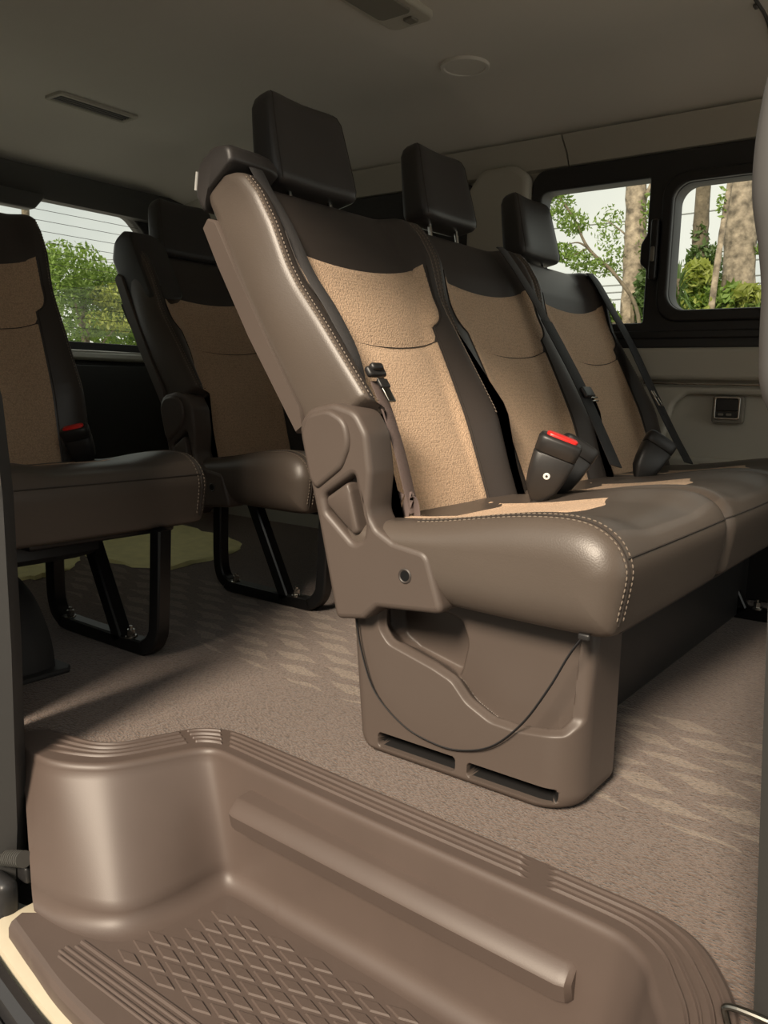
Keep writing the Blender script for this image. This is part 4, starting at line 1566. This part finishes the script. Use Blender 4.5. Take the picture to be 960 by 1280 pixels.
# grab handle and floor bracket on the front door pillar
gh = thing('grab_handle', 'pale grey upright grab handle at the right edge', 'handle', (-.13, .78, .78))
P_ = catmull([(-.085, .800, .945), (-.125, .775, .935), (-.158, .762, .895), (-.166, .760, .85), (-.166, .760, .80), (-.158, .760, .76), (-.152, .760, .72), (-.150, .760, .67), (-.146, .762, .635), (-.125, .775, .605), (-.085, .800, .597)], 60)
V, F = tube(P_, lambda i: .024 + .004 * math.sin(PI * i / 59), 16)
obj('grip', V, F, M['handle_gray'], gh)
for z in (.945, .597):
    MBc = MB()
    MBc.add(*box((-.075, .803, z), (.06, .02, .05), .009))
    MBc.obj('handle_mount', M['handle_gray'], gh)
fbk = thing('floor_loop', 'dark steel wire loop low on the front door pillar at the right edge', 'loop', (-.13, .79, .02))
P_ = catmull([(-.150, .788, .040), (-.161, .788, .036), (-.160, .788, .028), (-.154, .788, .012), (-.146, .788, .002), (-.134, .788, -.002), (-.115, .788, -.002), (-.094, .788, .004), (-.086, .788, .022), (-.094, .788, .039), (-.12, .788, .041)], 60, closed=True)
V, F = grid(lambda i, j: None, 1, 1) if False else tube(P_ + [P_[0]], .0036, 10, caps=False)
obj('wire_loop', V, F, M['dark_steel'], fbk)
MBc = MB()
MBc.add(*box((-.085, .80, .02), (.03, .026, .03), .005))
MBc.obj('loop_mount', M['black_plastic'], fbk)

# wheel arch cover at the left
wa = thing('wheel_arch_cover', 'rounded dark rubber wheel arch cover under the left single seat', 'wheel arch', (-1.9, .84, 0))
arch = catmull([(-1.592, .0), (-1.603, .06), (-1.628, .11), (-1.672, .160), (-1.73, .192), (-1.80, .212), (-1.90, .225), (-2.05, .215), (-2.20, .16), (-2.27, .07), (-2.28, 0)], 60)
rings = []
for y, s in ((YN + .022, 1.0), (.90, 1.0), (.938, .99), (.952, .965), (.957, .92)):
    rings.append([(-1.93 + (x + 1.93) * s, y, z * s) for x, z in arch])
V, F = loft(rings)
obj('arch_shell', V, F, M['rubber'], wa)
fl_ = [(-1.572, YN + .022), (-1.572, .965), (-1.59, .978), (-2.28, .978), (-2.30, .965), (-2.30, YN + .022)]
plate('arch_flange', [fl_], 0.0, .012, .004, M['rubber'], wa, axis='z')
# dark pan and folded mechanism under the left seat
pn = bpy.data.objects['seat_pan.002'] if 'seat_pan.002' in bpy.data.objects else None
MBc = MB()
prof = [(-1.56, .30), (-1.555, .265), (-1.59, .247), (-1.65, .238), (-1.75, .236), (-1.84, .240), (-1.88, .262), (-1.88, .30)]
rings = []
for y, s in ((.80, .8), (.815, .96), (.84, 1), (1.00, 1), (1.04, .96), (1.055, .8)):
    rings.append([(-1.72 + (x + 1.72) * s, y, .30 + (z - .30) * s) for x, z in prof])
V, F = loft(rings)
obj('slide_cover', V, F, M['black_plastic'], SEATA)


def cloth(label, pts, seed):
    r2 = np.random.default_rng(seed)
    P = np.array(pts, float)
    cx = P.mean(axis=0)
    bd = catmull([tuple(p_) for p_ in P], 64, closed=True)
    bd = [np.array(b_) + r2.normal(0, .008, 2) for b_ in bd]
    mb_ = MB()
    rings_ = []
    ph = r2.uniform(0, 6, 4)

    def hz(p_):
        return .008 + .004 * math.sin(p_[0] * 21 + ph[0]) + .004 * math.sin(p_[1] * 27 + p_[0] * 9 + ph[1])
    for s_ in (1.0, .97, .85, .7, .5, .3, .1):
        rings_.append([(*(cx + (b_ - cx) * s_), hz(cx + (b_ - cx) * s_) if s_ < 1 else .002) for b_ in bd])
    V_, F_ = loft(rings_, True, True)
    mb_.add(V_, F_)
    root = mb_.obj('floor_cloth', M['cloth'], None, loc=(cx[0], cx[1], 0))
    return tag(root, label, 'cloth', 'yellow cloths on the rear floor')


cloth('pale yellow cloth on the rear floor seen between the looped legs', [(-2.22, 1.76), (-2.38, 2.22), (-3.0, 2.30), (-3.0, 1.95), (-2.62, 1.68)], 3)
cloth('duller yellow cloth end on the floor seen under the left single seat', [(-2.41, 1.40), (-2.60, 1.66), (-3.0, 1.80), (-3.02, 1.40), (-2.6, 1.22)], 4)


# ------------------------------------------------------------------ outside: trees, shrubs, wires
def leaves(n_, pos, size, seed, droop=.3):
    """n_ folded leaves; pos(r) -> point"""
    r2 = np.random.default_rng(seed)
    V_, F_ = [], []
    for k in range(n_):
        c_ = np.array(pos(r2))
        d = r2.normal(0, 1, 3)
        d[2] -= droop
        d /= np.linalg.norm(d)
        u = np.cross(d, r2.normal(0, 1, 3))
        u /= np.linalg.norm(u)
        w_ = np.cross(d, u)
        L_ = size * r2.uniform(.6, 1.3)
        b0 = len(V_)
        V_ += [c_ - d * L_ * .5, c_ + u * L_ * .22 + w_ * L_ * .06, c_ + d * L_ * .5, c_ - u * L_ * .22 + w_ * L_ * .06]
        F_ += [(b0, b0 + 1, b0 + 2), (b0, b0 + 2, b0 + 3)]
    return V_, F_


def blobs(bl):
    """sampler over weighted ellipsoid shells"""
    wts = np.array([b_[6] for b_ in bl], float)
    wts /= wts.sum()

    def f(r2):
        b_ = bl[r2.choice(len(bl), p=wts)]
        d = r2.normal(0, 1, 3)
        d /= np.linalg.norm(d)
        k = r2.uniform(.15, 1) ** .5
        return (b_[0] + d[0] * b_[3] * k, b_[1] + d[1] * b_[4] * k, b_[2] + d[2] * b_[5] * k)
    return f


GZ = -.62


def tree(label, trunk, r0, r1, m, leafsets, branches=(), seed=1, group=None):
    base = trunk[0]
    root = thing('tree', label, 'tree', tuple(base), group)
    P_ = catmull(trunk, 40)
    r2 = random.Random(seed)
    V_, F_ = tube(P_, lambda i: (r0 + (r1 - r0) * i / 39) * (1 + .06 * r2.uniform(-1, 1)), 14)
    obj('trunk', V_, F_, m, root)
    for bpts, rb in branches:
        V_, F_ = tube(catmull(bpts, 24), lambda i: rb * (1 - .7 * i / 23), 8)
        obj('branch', V_, F_, m, root)
    for n_, pos, sz, lm, sd in leafsets:
        V_, F_ = leaves(n_, pos, sz, sd)
        tag(obj('foliage', V_, F_, M[lm], root, smooth=False), kind='stuff')
    return root


def shrub(label, blob, n_, sz, lm, seed, stem, name='shrub', cat='shrub'):
    root = thing(name, label, cat, (stem[0], stem[1], GZ))
    for k in range(3):
        a_ = 2.1 * k
        V_, F_ = tube(catmull([(stem[0], stem[1], GZ), (stem[0] + .1 * math.cos(a_), stem[1] + .1 * math.sin(a_), GZ + .6), (blob[0][0] + .25 * math.cos(a_), blob[0][1] + .25 * math.sin(a_), blob[0][2])], 12), .022, 6)
        obj('stem', V_, F_, M['bark_dark'], root)
    V_, F_ = leaves(n_, blobs(blob), sz, seed)
    tag(obj('foliage', V_, F_, M[lm], root, smooth=False), kind='stuff')
    return root


# far side window, left pane: pale forked trunk with thin leafy branches
twigs = [((-2.99, 8.0, 1.35), (-3.24, 8.0, 1.75), (-3.55, 8.0, 2.04), (-3.74, 8.0, 2.37), (-3.98, 8.0, 2.66)), ((-3.55, 8.0, 2.04), (-3.66, 8.0, 2.10), (-3.80, 8.0, 2.09)), ((-3.55, 8.0, 2.04), (-3.70, 8.0, 1.98), (-3.85, 8.0, 1.94))]
tw_blobs = [(-3.90, 8.0, 2.50, .16, .25, .18, 1), (-3.72, 8.0, 2.30, .16, .2, .14, 1), (-3.85, 8.0, 2.02, .18, .2, .10, 1.1), (-3.62, 8.0, 1.92, .16, .2, .12, .8), (-4.05, 8.0, 2.66, .2, .2, .12, 1), (-3.4, 8.0, 1.84, .12, .2, .1, .4)]
tree('pale forked trunk standing in the left pane of the far side window', [(-3.40, 9.0, GZ), (-3.42, 9.0, .6), (-3.44, 9.0, 1.4), (-3.45, 9.0, 2.1), (-3.47, 9.0, 2.6), (-3.52, 9.0, 3.4), (-3.55, 9.0, 5.0)], .14, .10, M['bark'],
     [(1500, blobs([(-3.75, 9.0, 2.40, .18, .3, .28, 1), (-3.25, 9.0, 2.55, .16, .3, .25, 1), (-3.28, 9.0, 2.15, .15, .3, .22, .8), (-3.65, 9.0, 2.05, .15, .3, .2, .8), (-3.5, 9.0, 4.6, 1.2, 1.2, .6, 2)]), .055, 'leaf', 11)],
     [([(-3.46, 9.0, 2.48), (-3.38, 9.0, 2.68), (-3.30, 9.0, 2.88), (-3.15, 9.0, 3.4)], .035), ([(-3.40, 9.1, 1.6), (-3.36, 9.1, 2.1), (-3.32, 9.1, 2.36)], .035), ([(-3.5, 9, 3.3), (-3.9, 9.0, 4.2)], .05), ([(-3.46, 9.0, 2.2), (-3.60, 9.0, 2.35), (-3.80, 9.0, 2.5)], .014)], 5)
tree('slim bare branch with sparse leaves crossing in front of the pale forked trunk', [(-2.95, 8.0, GZ), (-2.97, 8.0, .6), twigs[0][0], twigs[0][1], twigs[0][2], twigs[0][3], twigs[0][4]], .024, .010, M['bark_dark'],
     [(2300, blobs(tw_blobs), .048, 'leaf', 12)], [(list(t_), .012) for t_ in twigs[1:]], 6)
# right pane: ivy-clad trunk, thin leaning stem, thick blotched trunk
tree('dark ivy-clad trunk in the right pane of the far side window', [(-2.92, 10.0, GZ), (-2.97, 10.0, 1.0), (-3.05, 10.0, 2.0), (-3.08, 10.0, 2.7), (-3.08, 10.0, 4.0), (-3.1, 10, 6)], .10, .075, M['bark_dark'],
     [(1800, blobs([(-3.02, 10.0, 2.15, .22, .25, .22, 1), (-2.98, 10.0, 1.8, .36, .3, .35, 2), (-3.0, 10.0, 1.4, .4, .4, .4, 2), (-3.07, 10.0, 2.45, .10, .12, .16, .3)]), .10, 'leaf_dark', 13)], (), 7)
tree('thin pale leaning stem between the two thicker trunks of the right pane', [(-2.33, 8.0, GZ), (-2.32, 8.0, .8), (-2.31, 8.0, 1.4), (-2.285, 8.0, 1.85), (-2.255, 8.0, 2.25), (-2.225, 8.0, 2.6), (-2.16, 8.0, 3.3)], .035, .022, M['bark'],
     [(90, blobs([(-2.28, 8.0, 2.35, .05, .1, .16, 1), (-2.15, 8.0, 3.2, .3, .3, .3, 1)]), .06, 'leaf', 14)], (), 8)
tree('thick blotched trunk at the right of the right window pane', [(-2.32, 9.0, GZ), (-2.33, 9.0, .6), (-2.35, 9.0, 1.6), (-2.375, 9.0, 2.3), (-2.39, 9.0, 2.9), (-2.42, 9.0, 4.2), (-2.45, 9, 6)], .175, .135, M['bark'],
     [(260, blobs([(-2.14, 9.0, 2.05, .10, .15, .05, 1), (-2.4, 9.0, 5.6, 1.0, 1, .5, 3)]), .08, 'leaf', 15)], (), 9)
shrub('low green shrub at the foot of the left window pane', [(-3.68, 8.5, 1.35, .26, .5, .30, 1), (-3.60, 8.5, .8, .5, .6, .5, 1)], 2600, .09, 'leaf', 21, (-3.65, 8.5))
shrub('dark upright shrub right of the pale forked trunk', [(-3.20, 8.9, 1.62, .17, .3, .42, 1), (-3.2, 8.9, 1.0, .3, .4, .5, 1)], 2800, .085, 'leaf_dark', 22, (-3.2, 8.9))
shrub('broad green shrub at the foot of the thick blotched trunk', [(-2.36, 8.4, 1.48, .35, .4, .22, 1.2), (-2.2, 8.4, 1.40, .35, .4, .2, 1), (-2.45, 8.4, 1.0, .6, .5, .45, 1.4)], 4200, .10, 'leaf', 23, (-2.35, 8.4))
shrub('pale broad-leaved shrub right of the thin leaning stem', [(-2.52, 8.2, 1.72, .14, .2, .16, 1), (-2.06, 8.2, 1.52, .12, .2, .10, .8), (-2.4, 8.2, 1.2, .5, .4, .35, 1.4)], 1500, .12, 'leaf_yellow', 24, (-2.45, 8.2))
# spiky plant: rosette of sword leaves on a stem
sp_ = thing('spiky_plant', 'spiky sword-leaved plant at the left of the right window pane', 'plant', (-2.52, 7.5, GZ))
V, F = tube([(-2.52, 7.5, GZ), (-2.50, 7.5, .5), (-2.47, 7.5, 1.62)], .03, 8)
obj('stem', V, F, M['bark_dark'], sp_)
mbl = MB()
r2 = random.Random(4)
for k in range(90):
    az, el = r2.uniform(0, 2 * PI), r2.uniform(-.9, 1.35)
    d = Vector((math.cos(az) * math.cos(el), math.sin(az) * math.cos(el), math.sin(el)))
    o_ = Vector((-2.47, 7.5, 1.60 - r2.uniform(0, .35)))
    L_ = r2.uniform(.26, .36)
    sd = d.cross(Vector((0, 0, 1))).normalized() * .011
    tip = o_ + d * L_ + Vector((0, 0, -.06))
    mid = o_ + d * L_ * .5 + Vector((0, 0, .01))
    mbl.add([o_ - sd, o_ + sd, mid + sd, mid - sd, tip], [(0, 1, 2, 3), (3, 2, 4)])
tag(mbl.obj('foliage', M['leaf_dark'], sp_, smooth=False), kind='stuff')
# hedge line further back, and trees along the yard
r2 = random.Random(11)
for k in range(7):
    x = -9.0 + k * 1.55
    shrub(('far hedge bush %s' % ('beyond the far side windows')), [(x, 13.5, .5, .9, .6, .8, 1)], 900, .17, ('leaf', 'leaf_dark')[k % 2], 40 + k, (x, 13.5))['group'] = 'far hedge bushes'

# overhead wires between two poles
pole_l = thing('utility_pole', 'grey utility pole far out to the left of the windows', 'pole', (-26, 15.0, GZ))
V, F = tube([(-26, 15, GZ), (-26, 15, 6.0)], .12, 12)
obj('pole_shaft', V, F, M['bark_dark'], pole_l)
pole_r = thing('utility_pole', 'grey utility pole far out to the right of the windows', 'pole', (16, 13.4, GZ))
V, F = tube([(16, 13.4, GZ), (16, 13.4, 6.5)], .12, 12)
obj('pole_shaft', V, F, M['bark_dark'], pole_r)
for k, (za, zb, zc_) in enumerate(((3.4, 2.70, 3.6), (3.2, 2.46, 3.3), (3.05, 2.34, 3.1), (2.9, 2.22, 2.95), (4.3, 3.52, 4.6))):
    P_ = catmull([(-26, 15, za), (-12, 14.4, (za + zb) / 2 - .25), (-3.45, 14.0, zb), (5, 13.8, (zb + zc_) / 2 - .1), (16, 13.4, zc_)], 60)
    V, F = tube(P_, .012, 6)
    wr = obj('overhead_wire', V, F, M['wire'], None, loc=(-3.45, 14.0, zb))
    tag(wr, ('topmost of the overhead wires behind the trunks' if k == 4 else ('highest', 'second', 'third', 'lowest')[k] + ' of the close bundle of overhead wires right of the thick trunk'), 'wire', 'overhead wires')

# behind the van: dense tree seen through the rear glass
tree('dense yellow-green tree filling the rear window', [(-8.3, 5.45, GZ), (-8.3, 5.45, .5), (-8.25, 5.40, 1.2), (-8.2, 5.35, 1.7)], .07, .03, M['bark'],
     [(9000, blobs([(-8.0, 5.05, 1.72, .5, .42, .34, 2), (-8.1, 5.6, 1.62, .5, .45, .30, 2), (-8.0, 4.7, 1.6, .5, .4, .4, 1.5), (-8.2, 6.1, 1.45, .5, .4, .35, 1.4), (-8.0, 5.2, 1.25, .5, .6, .22, .9), (-8.2, 5.9, 1.15, .5, .5, .25, .8)]), .060, 'leaf', 31),
      (2400, blobs([(-7.6, 5.45, 1.50, .35, .36, .16, 2), (-7.6, 5.35, 1.25, .3, .35, .12, 1), (-7.6, 5.9, 1.35, .3, .2, .15, 1)]), .055, 'leaf_yellow', 32)],
     [([(-8.3, 5.45, .9), (-8.1, 5.25, 1.2), (-7.9, 5.05, 1.5)], .022), ([(-8.3, 5.45, .8), (-8.15, 5.6, 1.1), (-7.9, 5.75, 1.35)], .022), ([(-8.25, 5.42, 1.1), (-8.1, 5.4, 1.4), (-8, 5.4, 1.7)], .02)], 12)
shrub('dark green bush behind the rear window tree', [(-10.2, 6.3, 1.0, .8, 1.6, .75, 2), (-10.2, 7.6, .8, .7, .8, .7, 1)], 2600, .15, 'leaf_dark', 33, (-10.2, 6.5))
# grass tuft just outside the rear glass
gr = thing('grass_tuft', 'arching pale grass blades just outside the rear window', 'grass', (-4.6, 3.2, GZ))
mbl = MB()
r2 = random.Random(8)
for k in range(9):
    a_ = r2.uniform(0, 2 * PI)
    d = Vector((.25 * math.cos(a_), .35 * math.sin(a_), 0))
    b0 = Vector((-4.6, 3.2, GZ)) + d * .2
    P_ = catmull([b0, b0 + d * .25 + Vector((0, 0, .8)), b0 + d * .6 + Vector((0, 0, 1.45 + r2.uniform(-.05, .06))), b0 + d * 1.1 + Vector((0, 0, 1.35))], 14)
    mbl.add(*ribbon(P_, (d.y, -d.x, 0), .016, .002))
tag(mbl.obj('blades', M['leaf_yellow'], gr, smooth=False), kind='stuff')

# unseen wall added behind the camera to block low sky light
MBw = MB()
MBw.add(*box((-1, -3.9, .75), (22, .3, 2.75), .03))
MBw.add(*box((-1, -3.9, 2.15), (22.1, .42, .10), .02))
M['light_block'] = mat('grey_brown_light_block', srgb(84, 80, 72), 0.9, bump='noise', scale=20, strength=0.5, dist=0.02, var=0.15, var_scale=2)
struct(MBw.obj('wall_light_block', M['light_block']))
